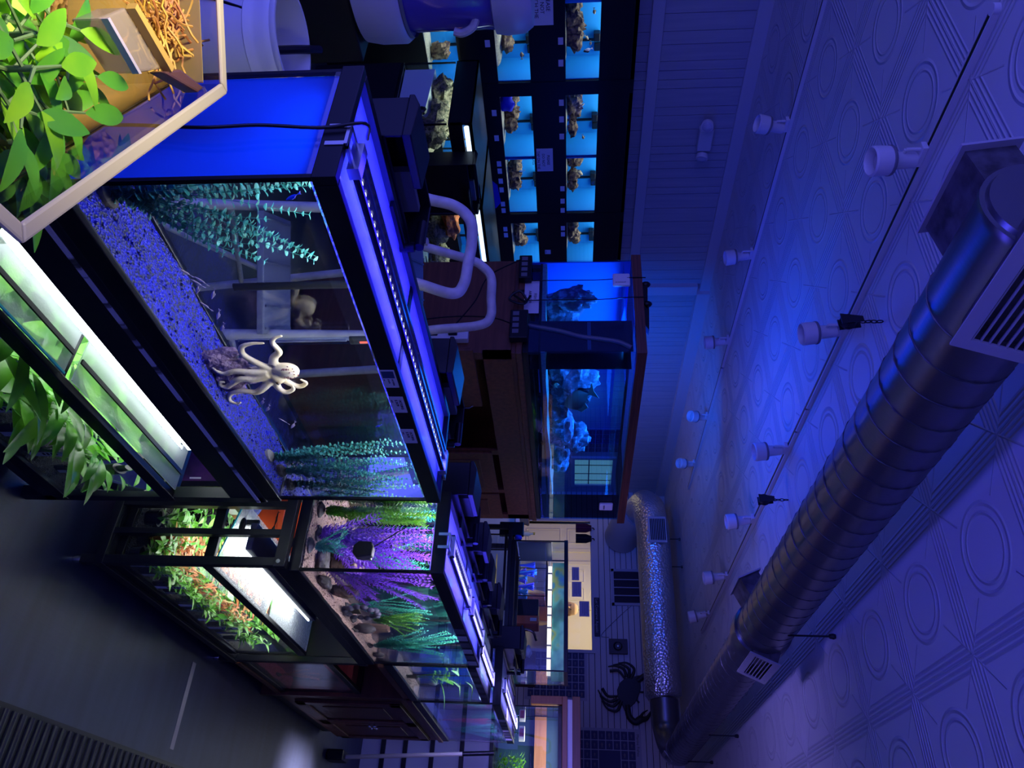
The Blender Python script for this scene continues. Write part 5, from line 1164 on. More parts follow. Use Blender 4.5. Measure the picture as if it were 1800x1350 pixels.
def limb(nm, pts, rs):
    f = MB(); q = curve([cp(u,v,.012) for u,v in pts], 18); n = len(q); f.tube(q, [rs[0]+(rs[1]-rs[0])*k/(n-1) for k in range(n)], 8); obj(nm, f, K['crabm'], cr, 50)
for s_ in (-1,1):
    limb('claw_arm', [(s_*.16,.06),(s_*.27,.13),(s_*.30,.22),(s_*.24,.27)], (.034,.046))
    limb('pincer', [(s_*.25,.25),(s_*.20,.33),(s_*.10,.35)], (.046,.010)); limb('pincer', [(s_*.24,.26),(s_*.16,.27),(s_*.10,.31)], (.022,.005))
    for k in range(3): limb('leg', [(s_*.15,-.02-.03*k),(s_*(.28-.03*k),-.03-.06*k),(s_*(.31-.05*k),-.14-.06*k),(s_*(.26-.05*k),-.24-.05*k)], (.022,.008))
    limb('paddle_leg', [(s_*.12,-.09),(s_*.17,-.20),(s_*.12,-.30)], (.014,.020))
    limb('eye_stalk', [(s_*.05,.13),(s_*.07,.18)], (.010,.013))
sp = thing('wall_speaker', 'small dark square speaker on the back wall above the doorway corner', 'speaker', (-2.84,YB-.03,2.3))
obj('case', B(((-2.945,YB-.05,2.185),(-2.755,YB-.001,2.425))), mat('brown grey speaker', (.07,.06,.08), .6), sp, bevel=.004)
f = MB(); f.lathe([(.06,0),(.058,.006),(.03,-.004),(0,-.002)], 24, axis_mtx((-2.85,YB-.0505,2.30),(0,-1,0)), cap=False); obj('cone', f, K['black'], sp, 40)
f = MB(); f.lathe([(.016,0),(.012,.01),(0,.012)], 14, axis_mtx((-2.85,YB-.0505,2.30),(0,-1,0))); obj('dust_cap', f, K['silver'], sp, 40)
f = MB(); f.tube(curve([(-2.97,YB-.006,2.19),(-3.0,YB-.006,2.09),(-3.2,YB-.006,2.28),(-3.4,YB-.006,2.50),(-3.42,YB-.006,2.56)],24), .004, 5); obj('wire', f, K['grey'], sp)
vg = thing('return_air_grille', 'square louvred grille under the foil duct on the back wall', 'vent', (-3.66,YB-.02,2.3))
m = MB(); x0,x1,z0,z1 = -3.91,-3.40,2.24,2.70
m.box((x0,YB-.025,z0),(x1,YB-.001,z0+.035)); m.box((x0,YB-.025,z1-.035),(x1,YB-.001,z1)); m.box((x0,YB-.025,z0),(x0+.035,YB-.001,z1)); m.box((x1-.035,YB-.025,z0),(x1,YB-.001,z1)); obj('frame', m, K['frame_grey'], vg)
obj('filter', B(((x0+.03,YB-.01,z0+.03),(x1-.03,YB-.004,z1-.03))), mat('dark filter', (.03,.025,.05), .9, bump=((200,1,200),.5,'noise')), vg)
m = MB()
for k in range(1,4): m.box((x0+.03+k*.1125,YB-.022,z0+.03),(x0+.042+k*.1125,YB-.011,z1-.03))
obj('bar', m, K['frame_grey'], vg)
sg = thing('word_sign', 'long dark sign with pale letters over the doorway', 'sign', (-3.24,YB-.01,2.02))
obj('board', B(((-3.50,YB-.02,1.998),(-2.98,YB-.001,2.075))), mat('navy board', (.004,.004,.03), .5), sg)
text('lettering', 'Let Conserve Aquatic', (-3.485,YB-.0215,2.018), (1,0,0), (0,0,1), .052, mat('pale letters', (.32,.32,.42), .6), sg)
for i,(x0,x1,z0,z1,l) in enumerate(((-3.93,-3.74,1.70,1.80,'small printed notice on the doorway glass, upper left'),(-3.72,-3.51,1.70,1.83,'wider printed notice on the doorway glass, middle'),(-3.45,-3.24,1.80,1.935,'printed notice in the upper corner of the doorway glass'))):
    t = thing('paper_notice', l, 'notice', ((x0+x1)/2,YB-.015,z0)); obj('sheet', B(((x0,YB-.008,z0),(x1,YB-.006,z1))), mat('paper tinted by blue light', (.52,.47,.70), .8), t)  # blue light falling on the notices is painted into the paper colour
    m = MB()
    for k in range(4): m.box((x0+.02,YB-.009,z1-.025-k*.022),(x1-.02-.02*(k%2),YB-.0082,z1-.020-k*.022))
    obj('print', m, mat('violet print', (.10,.08,.28), .7), t)
tag(obj('doorway_glass', B(((DX0,YB-.006,1.05),(DX1,YB-.002,DZ))), K['glass'], DOOR1), None)
for i,(x_,mm,l) in enumerate(((-4.50,mat('burgundy cloth', (.10,.015,.05), .9),'burgundy cloth hanging at the doorway corner'),(-4.34,mat('black cloth', (.012,.012,.02), .9),'black cloth hanging beside the burgundy one'))):
    f = MB(); n=14
    vs=[]; 
    for k in range(n+1):
        u = -.07+.14*k/n; dp = .014*math.sin(k*1.7)
        for z_ in (1.98,1.90,1.80,1.755): vs.append((x_+u*(1 if z_<1.95 else .6),YB-.05+dp-.0,z_)); 
    nz=4; front = list(vs); back = [(a,b+.012,c) for a,b,c in vs]
    fs=[(k*nz+j,(k+1)*nz+j,(k+1)*nz+j+1,k*nz+j+1) for k in range(n) for j in range(nz-1)]
    N_=len(front); fs += [(N_+k*nz+j,N_+k*nz+j+1,N_+(k+1)*nz+j+1,N_+(k+1)*nz+j) for k in range(n) for j in range(nz-1)]
    f.add(front+back, fs); t = thing('hanging_cloth', l, 'cloth', (x_,YB-.05,1.75)); obj('fabric', f, mm, t, 60)
    f = MB(); f.tube([(x_,YB-.002,2.02),(x_,YB-.05,2.01),(x_,YB-.06,1.985)], .008, 6); obj('hook', f, K['steel_black'], t)

# ------------------------------------------------------------------ lit back room
area('back room lamp', (-3.9,11.7,2.66), 1.6, 1.2, 42*LS, (1.0,.80,.50))
cn_ = thing('counter', 'pale service counter behind the frontal aquarium', 'counter', (-3.2,8.35,0))
obj('body', B(((-4.35,8.1,0),(-1.75,8.6,1.05))), K['cream'], cn_); obj('worktop', B(((-4.4,8.05,1.05),(-1.7,8.65,1.09))), K['white'], cn_, bevel=.004)
rf = tank('small reef aquarium crowded with blue and cyan corals on the counter', -3.26, -2.80, 8.15, 8.5, 1.091, 1.42, rt=.012, rb=.012)
area('reef lamp', (-3.03,8.3,1.405), .38, .28, 3.4*LS, (.14,.20,1.0))
cc = [mat('violet coral', (.55,.30,.95), .6), mat('cyan coral', (.20,.75,.85), .6), mat('blue coral', (.15,.25,.9), .6)]
r = random.Random(5)
for i in range(14):
    x_ = -3.22+.38*r.random(); y_ = 8.19+.2*r.random(); z_ = 1.10+.19*r.random()
    f = MB()
    for q in range(7):
        a = r.uniform(0,2*PI); f.tube([(x_,y_,1.105),(x_+.01*math.cos(a),y_,(1.105+z_)/2),(x_+.035*math.cos(a),y_-.03*abs(math.sin(a)),z_+.02)], [.010,.009,.005], 6)
    f.blob((x_,y_,z_), .02, i, .4, 8)
    tag(obj('reef_coral', f, cc[i%3], None, 60), f'{["violet","cyan","blue"][i%3]} branching coral in the small reef aquarium', 'coral', f'{["violet","cyan","blue"][i%3]} reef corals')
def simple(name, label, cat, a, b, m, parts=None, bevel=.006, group=None):
    o_ = thing(name, label, cat, ((a[0]+b[0])/2,(a[1]+b[1])/2,min(a[2],b[2])), group); obj('body', B((a,b)), m, o_, bevel=bevel)
    for nm, a2, b2, m2 in parts or (): obj(nm, B((a2,b2)), m2, o_)
    return o_
simple('black_box', 'black box stacked on the orange box on the counter', 'box', (-2.76,8.12,1.091), (-2.585,8.4,1.335), K['black'])
simple('orange_box', 'orange box with a small white label on the counter', 'box', (-2.58,8.12,1.091), (-2.49,8.4,1.335), mat('orange card', (.80,.17,.05), .6), [('label_patch',(-2.555,8.118,1.25),(-2.52,8.1199,1.32),K['paper'])])
simple('red_bag', 'deep red folded bag on the counter', 'bag', (-2.40,8.15,1.12), (-2.12,8.35,1.18), mat('red cloth', (.35,.008,.02), .8))
simple('brown_box', 'flat brown box under the red bag', 'box', (-2.46,8.1,1.091), (-2.08,8.45,1.118), mat('brown card', (.22,.11,.05), .8))
simple('brown_box', 'taller brown box behind the red bag', 'box', (-2.30,8.46,1.091), (-1.95,8.6,1.30), mat('brown card dark', (.16,.08,.04), .8))
f = MB(); f.blob((-2.22,8.2,1.235),(.05,.05,.035),4,.5,10); tag(obj('plush_toy', f, K['white'], None, 60), 'white crumpled plush lying on the red bag', 'toy')
f = MB(); f.lathe([(0,0),(.16,0),(.19,.09),(.185,.10),(.15,.02),(0,.02)], 20, Matrix.Translation((-3.88,8.25,1.091)), cap=False); bsk = thing('shell_basket', 'shallow basket of pale shells on the counter left end', 'basket', (-3.88,8.25,1.091)); obj('bowl', f, mat('wicker', (.25,.17,.08), .8), bsk, 40)
r = random.Random(9)
for i in range(16):
    f = MB(); a = r.uniform(0,2*PI); q = r.uniform(0,.12); f.blob((-3.88+q*math.cos(a),8.25+q*math.sin(a),1.14+.11*r.random()*(1-q*5)), (.035,.028,.022), i, .4, 7)
    tag(obj('seashell', f, mat_shell if i else globals().setdefault('mat_shell', mat('pale shell', (.8,.74,.6), .5, var=((.35,.22,.15), 40,'noise',.5,.6))), None, 60), 'pale patterned seashell heaped in the counter basket', 'shell', 'seashells in the counter basket')
for i,(x_,c_,l) in enumerate(((-3.60,(.75,.68,.3),'yellow capped bottle on the counter'),(-3.48,(.7,.66,.6),'pale bottle on the counter'),(-3.36,(.25,.25,.3),'grey bottle at the reef aquarium on the counter'))):
    f = MB(); f.lathe([(0,0),(.03,0),(.032,.10),(.014,.13),(.012,.155),(0,.155)], 14, Matrix.Translation((x_,8.3,1.091))); t = thing('bottle', l, 'bottle', (x_,8.3,1.091)); obj('body', f, mat('bottle '+str(i), c_, .4), t, 40)
    f = MB(); f.lathe([(.015,.155),(.015,.175),(0,.176)], 12, Matrix.Translation((x_,8.3,1.091))); obj('cap', f, mat('bottle cap '+str(i), (.7,.5,.02) if i==0 else (.05,.05,.06), .4), t, 40)
simple('wall_shelf', 'pale shelf with jars on the back room wall', 'shelf', (-5.0,12.7,1.30), (-3.0,13.0,1.33), K['white'])
for i,(x_,c_,h_,l) in enumerate(((-4.45,(.85,.6,.05),.28,'yellow jar on the back room shelf'),(-4.28,(.03,.03,.03),.34,'black jar on the back room shelf'),(-4.12,(.75,.8,.7),.30,'pale green jar on the back room shelf'),(-3.95,(.8,.25,.2),.22,'red capped jar on the back room shelf'),(-3.80,(.8,.78,.7),.27,'white jar at the right end of the back room shelf'))):
    f = MB(); f.lathe([(0,0),(.055,0),(.055,h_*.8),(.045,h_*.84),(.045,h_),(0,h_)], 16, Matrix.Translation((x_,12.85,1.331))); tag(obj('jar', f, mat('jar '+str(i), c_, .5), None, 40), l, 'jar')
# person behind the counter, only the head shows above the aquaria
pe = thing('person', 'bald bearded person in a salmon shirt standing in the lit back room', 'person', (-3.80,11.6,0))
f = MB(); px,py = -3.80,11.6
f.lathe([(.10,.86),(.16,.95),(.165,1.05),(.19,1.25),(.205,1.38),(.17,1.46),(.07,1.50),(.058,1.56),(.075,1.585),(.092,1.63),(.098,1.69),(.09,1.745),(.06,1.785),(.0,1.795)], 28, Matrix.Translation((px,py,0)) @ Matrix.Diagonal((1,.85,1,1)))
for s_ in (-1,1):
    f.tube([(px+s_*.10,py,.9),(px+s_*.103,py,.7),(px+s_*.105,py,.5),(px+s_*.107,py,.36),(px+s_*.11,py,.08)], [.095,.082,.062,.058,.045], 12)
    f.tube(curve([(px+s_*.18,py,1.42),(px+s_*.23,py-.02,1.18),(px+s_*.22,py-.14,1.0),(px+s_*.20,py-.26,1.0)],10), .045, 10)
    f.blob((px+s_*.20,py-.30,1.0),(.035,.05,.02),3,.1,8)
    for k in range(4): f.tube([(px+s_*.20-.024+.016*k,py-.33,1.0),(px+s_*.20-.024+.016*k,py-.385+.006*abs(k-1.5),.992)], [.008,.006], 6)
    f.tube([(px+s_*.17,py-.29,1.0),(px+s_*.155,py-.335,.995)], [.009,.007], 6)
    f.blob((px+s_*.098,py,1.665),(.012,.02,.03),1,.1,8)
    f.box((px+s_*.11-.045,py-.20,0),(px+s_*.11+.045,py+.07,.08))
f.blob((px,py-.095,1.645),(.014,.022,.024),2,.05,8)
bo = obj('body', f, mat('fair skin', (.78,.50,.30), .5), pe, 60)
rm = bo.modifiers.new('remesh','REMESH'); rm.mode='VOXEL'; rm.voxel_size=.008; rm.use_smooth_shade=True
f = MB(); f.lathe([(.185,.95),(.182,1.05),(.207,1.25),(.222,1.38),(.188,1.475),(.085,1.515),(.075,1.53)], 28, Matrix.Translation((px,py,0)) @ Matrix.Diagonal((1.02,.92,1,1)), cap=False); obj('shirt', f, mat('salmon shirt', (.75,.25,.17), .8), pe, 60)
f = MB(); f.blob((px+.02,py-.062,1.585),(.066,.05,.045),5,.25,10); obj('beard', f, mat('dark beard', (.05,.025,.015), .9), pe, 60)
f = MB()
for s_ in (-1,1): f.blob((px+s_*.035,py-.083,1.685),(.012,.01,.008),1,0,6)
obj('eyes', f, mat('dark eyes', (.03,.02,.02), .3), pe, 60)
f = MB()
for s_ in (-1,1): f.tube(curve([(px+s_*.10,py,.92),(px+s_*.105,py,.5),(px+s_*.11,py,.06)],10), .10, 12)
obj('trousers', f, mat('dark trousers', (.03,.03,.05), .9), pe, 60)

# tan box and dark cupboard seen through the canopy aquarium
cbx = thing('cardboard_carton', 'tall tan carton on the far cupboard seen through the canopy aquarium', 'carton', (-4.75,7.6,1.06))
obj('body', B(((-5.06,6.95,1.061),(-4.55,8.3,1.53))), mat('tan card', (.50,.34,.14), .8, var=((.38,.25,.10), 6,'noise')), cbx)
m = MB()
for k in range(8): m.box((-4.549,7.0,1.24+.022*k),(-4.5475,7.2+.03*(k%3),1.247+.022*k))
obj('print', m, mat('brown print', (.10,.06,.02), .8), cbx)
cu_ = thing('low_cupboard', 'dark cupboard against the left wall beyond the canopy aquarium', 'cupboard', (-4.8,8,0)); obj('body', B(((-5.08,6.6,0),(-4.5,9.1,1.06))), K['black'], cu_)
area('added carton fill', (-4.45,7.5,2.0), .5, .3, 6*LS, (1.0,.75,.38), (-.35,.1,-1))  # small warm light added to brighten the carton, no fixture there

# ------------------------------------------------------------------ frontal aquarium with printed background, and the tank under it
FY0,FY1 = 5.72,6.15
def printbg():
    m = mat('printed leafy backdrop', (.05,.25,.16), .5); nt = m.node_tree; N=nt.nodes; L=nt.links
    tc=N.new('ShaderNodeTexCoord'); mp=N.new('ShaderNodeMapping'); L.new(tc.outputs['Object'],mp.inputs[0]); mp.inputs['Scale'].default_value=(9,9,11); mp.inputs['Rotation'].default_value=(0,.5,0)
    n=N.new('ShaderNodeTexVoronoi'); n.feature='SMOOTH_F1'; L.new(mp.outputs[0],n.inputs['Vector']); n.inputs['Scale'].default_value=1
    n2=N.new('ShaderNodeTexNoise'); L.new(mp.outputs[0],n2.inputs['Vector']); n2.inputs['Scale'].default_value=.8
    sp=N.new('ShaderNodeSeparateColor'); L.new(n.outputs['Color'],sp.inputs[0])
    a=N.new('ShaderNodeMath'); a.operation='ADD'; L.new(sp.outputs[0],a.inputs[0]); L.new(n2.outputs['Fac'],a.inputs[1])
    rp=N.new('ShaderNodeValToRGB'); e=rp.color_ramp.elements; e[0].position=.25; e[0].color=(.01,.05,.05,1); e[1].position=1.3/1.5; e[1].color=(.01,.13,.40,1)
    for p_,c_ in ((.42,(.03,.22,.14,1)),(.55,(.10,.45,.28,1)),(.68,(.30,.40,.05,1)),(.76,(.04,.25,.22,1))):
        q=e.new(p_); q.color=c_
    sc_=N.new('ShaderNodeMath'); sc_.operation='MULTIPLY'; sc_.inputs[1].default_value=.66; L.new(a.outputs[0],sc_.inputs[0]); L.new(sc_.outputs[0],rp.inputs[0]); L.new(rp.outputs[0],N['Principled BSDF'].inputs['Base Color']); return m
ft = tank('clear frontal aquarium with a leafy printed backdrop strip', -2.43, -1.41, FY0, FY1, 1.215, 1.665, rt=.03, rb=.035, bottom=False)
obj('backdrop', B(((-2.40,FY1-.016,1.535),(-1.44,FY1-.013,1.64))), printbg(), ft)
obj('pane_reflection', B(((-2.418,FY0+.02,1.26),(-2.412,FY1-.02,1.53))), mat('slate blue reflection', (.05,.08,.16), .3), ft)  # slate blue reflection in the left pane, painted as a thin sheet
lt = thing('tube_light', 'bright white tube light along the frontal aquarium backdrop', 'light', (-1.9,FY1-.06,1.50))
m = MB(); r = random.Random(3); x_ = -2.36
m2_ = MB()
while x_ < -1.5:
    w_ = r.choice((.07,.10,.14)); m.box((x_,FY1-.04,1.498),(x_+w_-.012,FY1-.02,1.53)); m2_.box((x_+w_-.012,FY1-.042,1.495),(x_+w_,FY1-.018,1.533)); x_ += w_
obj('tube', m, lamp('white tube', (1,.97,.92), 1.2), lt); obj('clip', m2_, K['grey'], lt)
area('backdrop lamp', (-1.92,FY0+.15,1.63), .9, .1, .8*LS, (1,.95,.85), (0,.7,-1))
fs_ = thing('aquarium_stand', 'black stand of the frontal aquarium with a lower bay', 'stand', (-1.9,5.95,0))
for xx in (-2.56,-1.44):
    for yy in (5.72,6.12): obj('post', B(((xx,yy,0),(xx+.035,yy+.03,1.214))), K['steel_black'], fs_)
m = MB(); m.frame(-2.56,-1.405,5.71,6.16,1.185,1.214,.035); obj('top_frame', m, K['steel_black'], fs_); m = MB(); m.frame(-2.56,-1.405,5.71,6.16,.70,.735,.035); obj('mid_frame', m, K['steel_black'], fs_)
obj('lower_shelf', B(((-2.56,5.71,.685),(-1.405,6.16,.70))), K['steel_black'], fs_)
lt2 = tank('dark empty looking aquarium in the bay under the frontal one', -2.50, -1.46, 5.76, 6.1, .737, 1.17, rt=.018, rb=.02)
obj('centre_divider', B(((-1.99,5.762,.75),(-1.97,6.09,1.16))), K['black'], lt2)
m = MB()
for k in range(5): m.box((-2.44,6.06,.86+k*.05),(-2.12,6.075,.868+k*.05))
obj('shelf_reflection', m, mat('yellow shelf reflection', (.5,.42,.15), .6), lt2)  # yellowish shelf reflections, painted as thin pale bars
area('bay lamp', (-2.25,5.9,1.15), .3, .2, .35*LS, (1,.9,.6))
r = random.Random(21)
for k in range(7):
    f = MB(); f.blob((-2.44+.05*k,6.0,.775+.08*r.random()),(.03,.03,.035),k,.5,8); tag(obj('pale_ornament', f, mat('dull ornament '+str(k), (.28+.04*(k%3),.24,.14), .8), None, 60), 'small pale ornament heaped in the dark bay aquarium', 'ornament', 'ornaments in the dark bay aquarium')
simple('monitor', 'dark monitor edge beside the canopy stand', 'monitor', (-2.62,5.80,1.10), (-2.50,5.84,1.30), K['steel_black'])
f = MB(); f.blob((-2.47,5.78,1.26),(.022,.03,.03),3,.2,8); tag(obj('blue_sponge', f, mat('blue sponge', (.05,.05,.6), .8), None, 60), 'blue sponge beside the frontal aquarium left end', 'sponge')
f = MB(); f.tube(curve([(-1.72,5.70,.98),(-1.715,5.69,1.15),(-1.71,5.69,1.30),(-1.69,5.70,1.40),(-1.64,5.75,1.43)],24), .010, 8); tag(obj('black_hose', f, K['black'], None, 40), 'black hose crossing the frontal aquarium glass', 'hose')
# ------------------------------------------------------------------ wood framed terrarium at the right edge
tr = tank('wood framed terrarium with plant cups at the right edge', -1.36, -.30, 6.60, 7.05, 1.04, 1.615, rt=.03, rb=.03)
obj('backing', B(((-1.35,7.036,1.05),(-.31,7.046,1.60))), mat('dark teal backing', (.01,.05,.09), .6), tr)
K['warmwood'] = wood('warm plain wood', (.42,.17,.08), (.32,.12,.055))
obj('inner_board', B(((-1.345,6.98,1.38),(-.32,7.034,1.48))), K['warmwood'], tr)
tf = thing('wood_surround', 'brown wood surround above the terrarium', 'frame', (-.9,6.8,1.62))
obj('rail', B(((-1.43,6.57,1.617),(-.25,7.08,1.66))), K['warmwood'], tf, bevel=.004); obj('rail', B(((-1.43,6.57,1.70),(-.25,7.08,1.765))), K['oak'], tf, bevel=.004); obj('panel', B(((-1.41,6.60,1.66),(-.27,7.05,1.70))), K['white'], tf)
obj('post', B(((-1.43,6.572,1.36),(-1.365,6.64,1.617))), K['warmwood'], tf, bevel=.004)
area('terrarium lamp', (-.85,6.8,1.59), .9, .3, 7*LS, (.95,.97,.9))
K['cup'] = glassmat('clear cup', (.9,.97,.95))
for i,(x_,l) in enumerate(((-1.30,'clear plant cup with a printed lid at the left of the terrarium'),(-1.16,'larger clear plant cup with a pink printed lid in the terrarium'))):
    t = thing('plant_cup', l, 'cup', (x_,6.70,1.205)); z_ = 1.065
    rr = .055 if i else .045; mtx = Matrix.Translation((x_,6.72,z_))
    f = MB(); f.lathe([(rr*.85,0),(rr,.20)], 20, mtx, cap=False); obj('wall', f, K['cup'], t, 40)
    f = MB(); f.lathe([(0,.20),(rr*1.08,.20),(rr*1.08,.245),(0,.245)], 20, mtx); obj('lid', f, K['white'], t, 40)
    m = MB(); m.box((x_-.03,6.72-rr*1.1,z_+.205),(x_+.03,6.72-rr*1.085,z_+.24)); obj('lid_print', m, mat('pink print', (.45,.10,.15), .6), t)
    f = MB(); r = random.Random(i)
    for k in range(60):
        a = r.uniform(0,2*PI); q = r.uniform(0,rr*.7); f.leaf((x_+q*math.cos(a),6.72+q*math.sin(a),z_+.01+.15*r.random()), (math.cos(a),math.sin(a),.8), (0,0,1), .04, .014, .3, 3)
    obj('foliage', f, K['lime'] if i else K['tealgreen'], t, 80)
f = MB(); r = random.Random(8)
for k in range(420): 
    a = r.uniform(0,2*PI); f.leaf((-1.0+.36*r.random(),6.66+.25*r.random(),1.08+.22*r.random()), (math.cos(a),math.sin(a),.6), (0,0,1), .05, .016, .4, 3)
pt = thing('moss_tray', 'tray of bright green leaves low in the terrarium', 'plant', (-.82,6.78,1.06)); obj('foliage', f, K['leafgreen'], pt, 80); obj('tray', B(((-1.02,6.64,1.055),(-.62,6.94,1.085))), K['cup'], pt)
ts = thing('terrarium_stand', 'pale panelled stand with black bars under the terrarium', 'stand', (-.85,6.8,0))
obj('panel', B(((-1.36,6.62,0),(-.30,7.02,1.038))), mat('pale grey panel', (.50,.48,.56), .5), ts); m = MB()
for z_ in (.16,.34,.56,.80): m.box((-1.365,6.60,z_),(-.295,6.62,z_+.035))
obj('bar', m, K['steel_black'], ts)
pl = thing('broom', 'pale handled broom leaning at the cabinet end', 'broom', (-.82,5.75,0))
obj('handle', T([(-.80,5.74,.12),(-.86,5.80,.98)], .014, 10), mat('pale broom handle', (.62,.55,.42), .5), pl, 40); obj('grip', T([(-.857,5.797,.93),(-.872,5.812,1.15)], .016, 10), K['black'], pl, 40)
f = MB(); f.box((-.84,5.66,.0),(-.77,5.82,.12)); obj('brush', f, K['black'], pl, bevel=.01)
area('added floor patch light', (-.50,5.1,2.98), .06, .5, 5*LS, (1.0,.80,.85), (-.03,0,-1), spread=.16)  # unseen light added to brighten the floor by the cabinet

# ------------------------------------------------------------------ floor mat and tape
mtm = mat('ribbed rubber mat', (.02,.022,.028), .7); 
nt = mtm.node_tree; N=nt.nodes; L=nt.links; tc=N.new('ShaderNodeTexCoord'); mp=N.new('ShaderNodeMapping'); L.new(tc.outputs['Object'],mp.inputs[0])
wv=N.new('ShaderNodeTexWave'); wv.inputs['Scale'].default_value=14; wv.bands_direction='Y'; L.new(tc.outputs['Object'],wv.inputs['Vector'])
bp=N.new('ShaderNodeBump'); bp.inputs['Strength'].default_value=.9; bp.inputs['Distance'].default_value=.02; L.new(wv.outputs['Fac'],bp.inputs['Height']); L.new(bp.outputs[0],N['Principled BSDF'].inputs['Normal'])
f = MB(); f.box((-.43,.6,.001),(.35,5.0,.012)); f2 = MB()
y_ = .62
while y_ < 4.4:
    f2.box((-.415,y_,.012),(.34,y_+.022,.017)); y_ += .044
mm_ = thing('floor_mat', 'dark ribbed rubber mat along the aisle floor', 'mat', (0,2.5,0)); obj('base', f, K['black'], mm_); obj('ribs', f2, mtm, mm_)
f = MB(); f.prism([(-.835,3.395),(-.48,3.40),(-.48,3.435),(-.835,3.43)], lambda u,v,dd: V((u,v,dd)), .0008, .0018)
tag(obj('floor_tape', f, mat('pale tape', (.22,.20,.24), .7), None), 'strip of pale tape stuck across the aisle floor', 'tape')
# ------------------------------------------------------------------ hexagonal acrylic tank by the camera
HC = V((-.567,.091,0)); HRr = .332; HZ0, HZ1 = .90, 1.36; TH = .012
def hexp(r, z): return [V((HC.x+r*math.cos(math.radians(100.3-60*k)), HC.y+r*math.sin(math.radians(100.3-60*k)), z)) for k in range(6)]
K['acryl'] = glassmat('clear acrylic', (.90,.92,.88), .9); K['acrylrim'] = mat('acrylic cut edge', (.55,.49,.33), .4)
hx_ = thing('hexagonal_tank', 'open hexagonal acrylic tank with pond plants beside the camera', 'aquarium', (HC.x,HC.y,HZ0))
for k in range(6):
    o1,o2 = hexp(HRr,HZ0)[k],hexp(HRr,HZ0)[(k+1)%6]; i1,i2 = hexp(HRr-TH,HZ0)[k],hexp(HRr-TH,HZ0)[(k+1)%6]
    f = MB(); up = V((0,0,HZ1-HZ0-.0005)); f.add([o1,o2,i2,i1,o1+up,o2+up,i2+up,i1+up],[(0,1,2,3),(7,6,5,4),(0,4,5,1),(1,5,6,2),(2,6,7,3),(3,7,4,0)]); obj('wall', f, K['acryl'], hx_)
f = MB(); a=hexp(HRr+.0005,HZ1-.001); b=hexp(HRr-TH-.0005,HZ1-.001); c=hexp(HRr+.0005,HZ1+.003); e_=hexp(HRr-TH-.0005,HZ1+.003)
for k in range(6):
    q=(k+1)%6; f.add([a[k],a[q],b[q],b[k],c[k],c[q],e_[q],e_[k]],[(0,1,2,3),(7,6,5,4),(0,4,5,1),(1,5,6,2),(2,6,7,3),(3,7,4,0)])
obj('rim', f, K['acrylrim'], hx_, bevel=.002)
f = MB(); f.prism([(p.x,p.y) for p in hexp(HRr,0)], lambda u,v,dd: V((u,v,dd)), HZ0-.012, HZ0); obj('base', f, K['black'], hx_)
K['pond'] = watermat('still pond water', (.97,.93,.80))
nt = K['pond'].node_tree; N = nt.nodes; L = nt.links
tc=N.new('ShaderNodeTexCoord'); ns=N.new('ShaderNodeTexNoise'); ns.inputs['Scale'].default_value=16; L.new(tc.outputs['Object'],ns.inputs['Vector']); bp=N.new('ShaderNodeBump'); bp.inputs['Strength'].default_value=.08; bp.inputs['Distance'].default_value=.01; L.new(ns.outputs['Fac'],bp.inputs['Height'])
for n_ in N:
    if n_.type=='BSDF_GLASS': L.new(bp.outputs[0], n_.inputs['Normal'])
HW = 1.315
f = MB(); f.prism([(p.x,p.y) for p in hexp(HRr-TH-.001,0)][::-1], lambda u,v,dd: V((u,v,dd)), HZ0+.004, HW); obj('water', f, K['pond'], hx_)
K['pondbed'] = mat('tan pond gravel', (.42,.26,.10), .9, var=((.20,.11,.045), 26,'noise'), bump=(140,.9,'voro'))
n=26; f = MB(); vs=[]; ids={}
for i in range(n+1):
    for k in range(60):
        a_=2*PI*k/60; R_=(HRr-TH-.004)*math.cos(PI/6)/math.cos(((a_-math.radians(100.3))%(PI/3))-PI/6)*i/n
        x_,y_=HC.x+R_*math.cos(a_),HC.y+R_*math.sin(a_); vs.append((x_,y_,1.13+.03*noise.noise(V((x_*6,y_*6,2)))+.006*noise.noise(V((x_*90,y_*90,1)))))
fs=[(i*60+k,(i+1)*60+k,(i+1)*60+(k+1)%60,i*60+(k+1)%60) for i in range(n) for k in range(60)]
base_=len(vs); fs += [(n*60+(k+1)%60,n*60+k,base_+k,base_+(k+1)%60) for k in range(60)]
f.add(vs+[(x,y,HZ0+.008) for x,y,z in vs[n*60:n*60+60]], fs)
tag(obj('pond_gravel', f, K['pondbed'], None, 60), 'tan gravel bed inside the hexagonal acrylic tank', 'gravel', kind='stuff')
K['cork'] = mat('wood chip gravel', (.50,.25,.12), .9, var=((.25,.10,.05), 60,'noise'))
r = random.Random(4); f = MB()
for k in range(420):
    x_ = -.54+r.gauss(0,.035); y_ = .335+r.gauss(0,.02)
    if (V((x_,y_,0))-HC).length < .26: f.blob((x_,y_,1.165+r.uniform(-.02,.02)), (r.uniform(.003,.006),r.uniform(.003,.006),.003), k, .4, 4)
tag(obj('wood_chip_gravel', f, K['cork'], None, 60), 'heap of reddish wood chip gravel under the pond leaves', 'gravel', kind='stuff')
fb = thing('filter_box', 'clear box filter with a brown lid in the hexagonal tank', 'filter', (-.57,.34,1.318))
up_ = lambda u,v,dd: V((u,v,dd))
f = MB(); f.prism([(-.528,.332),(-.570,.355),(-.560,.296),(-.522,.283)], up_, 1.322, 1.346); obj('body', f, mat('cloudy acrylic', (.30,.25,.22), .15, alpha=.6), fb, bevel=.002)
f = MB(); f.prism([(-.566,.356),(-.5735,.356),(-.5635,.295),(-.5575,.296)], up_, 1.3465, 1.354); obj('edge_strip', f, mat('ochre strip', (.45,.28,.06), .5), fb)
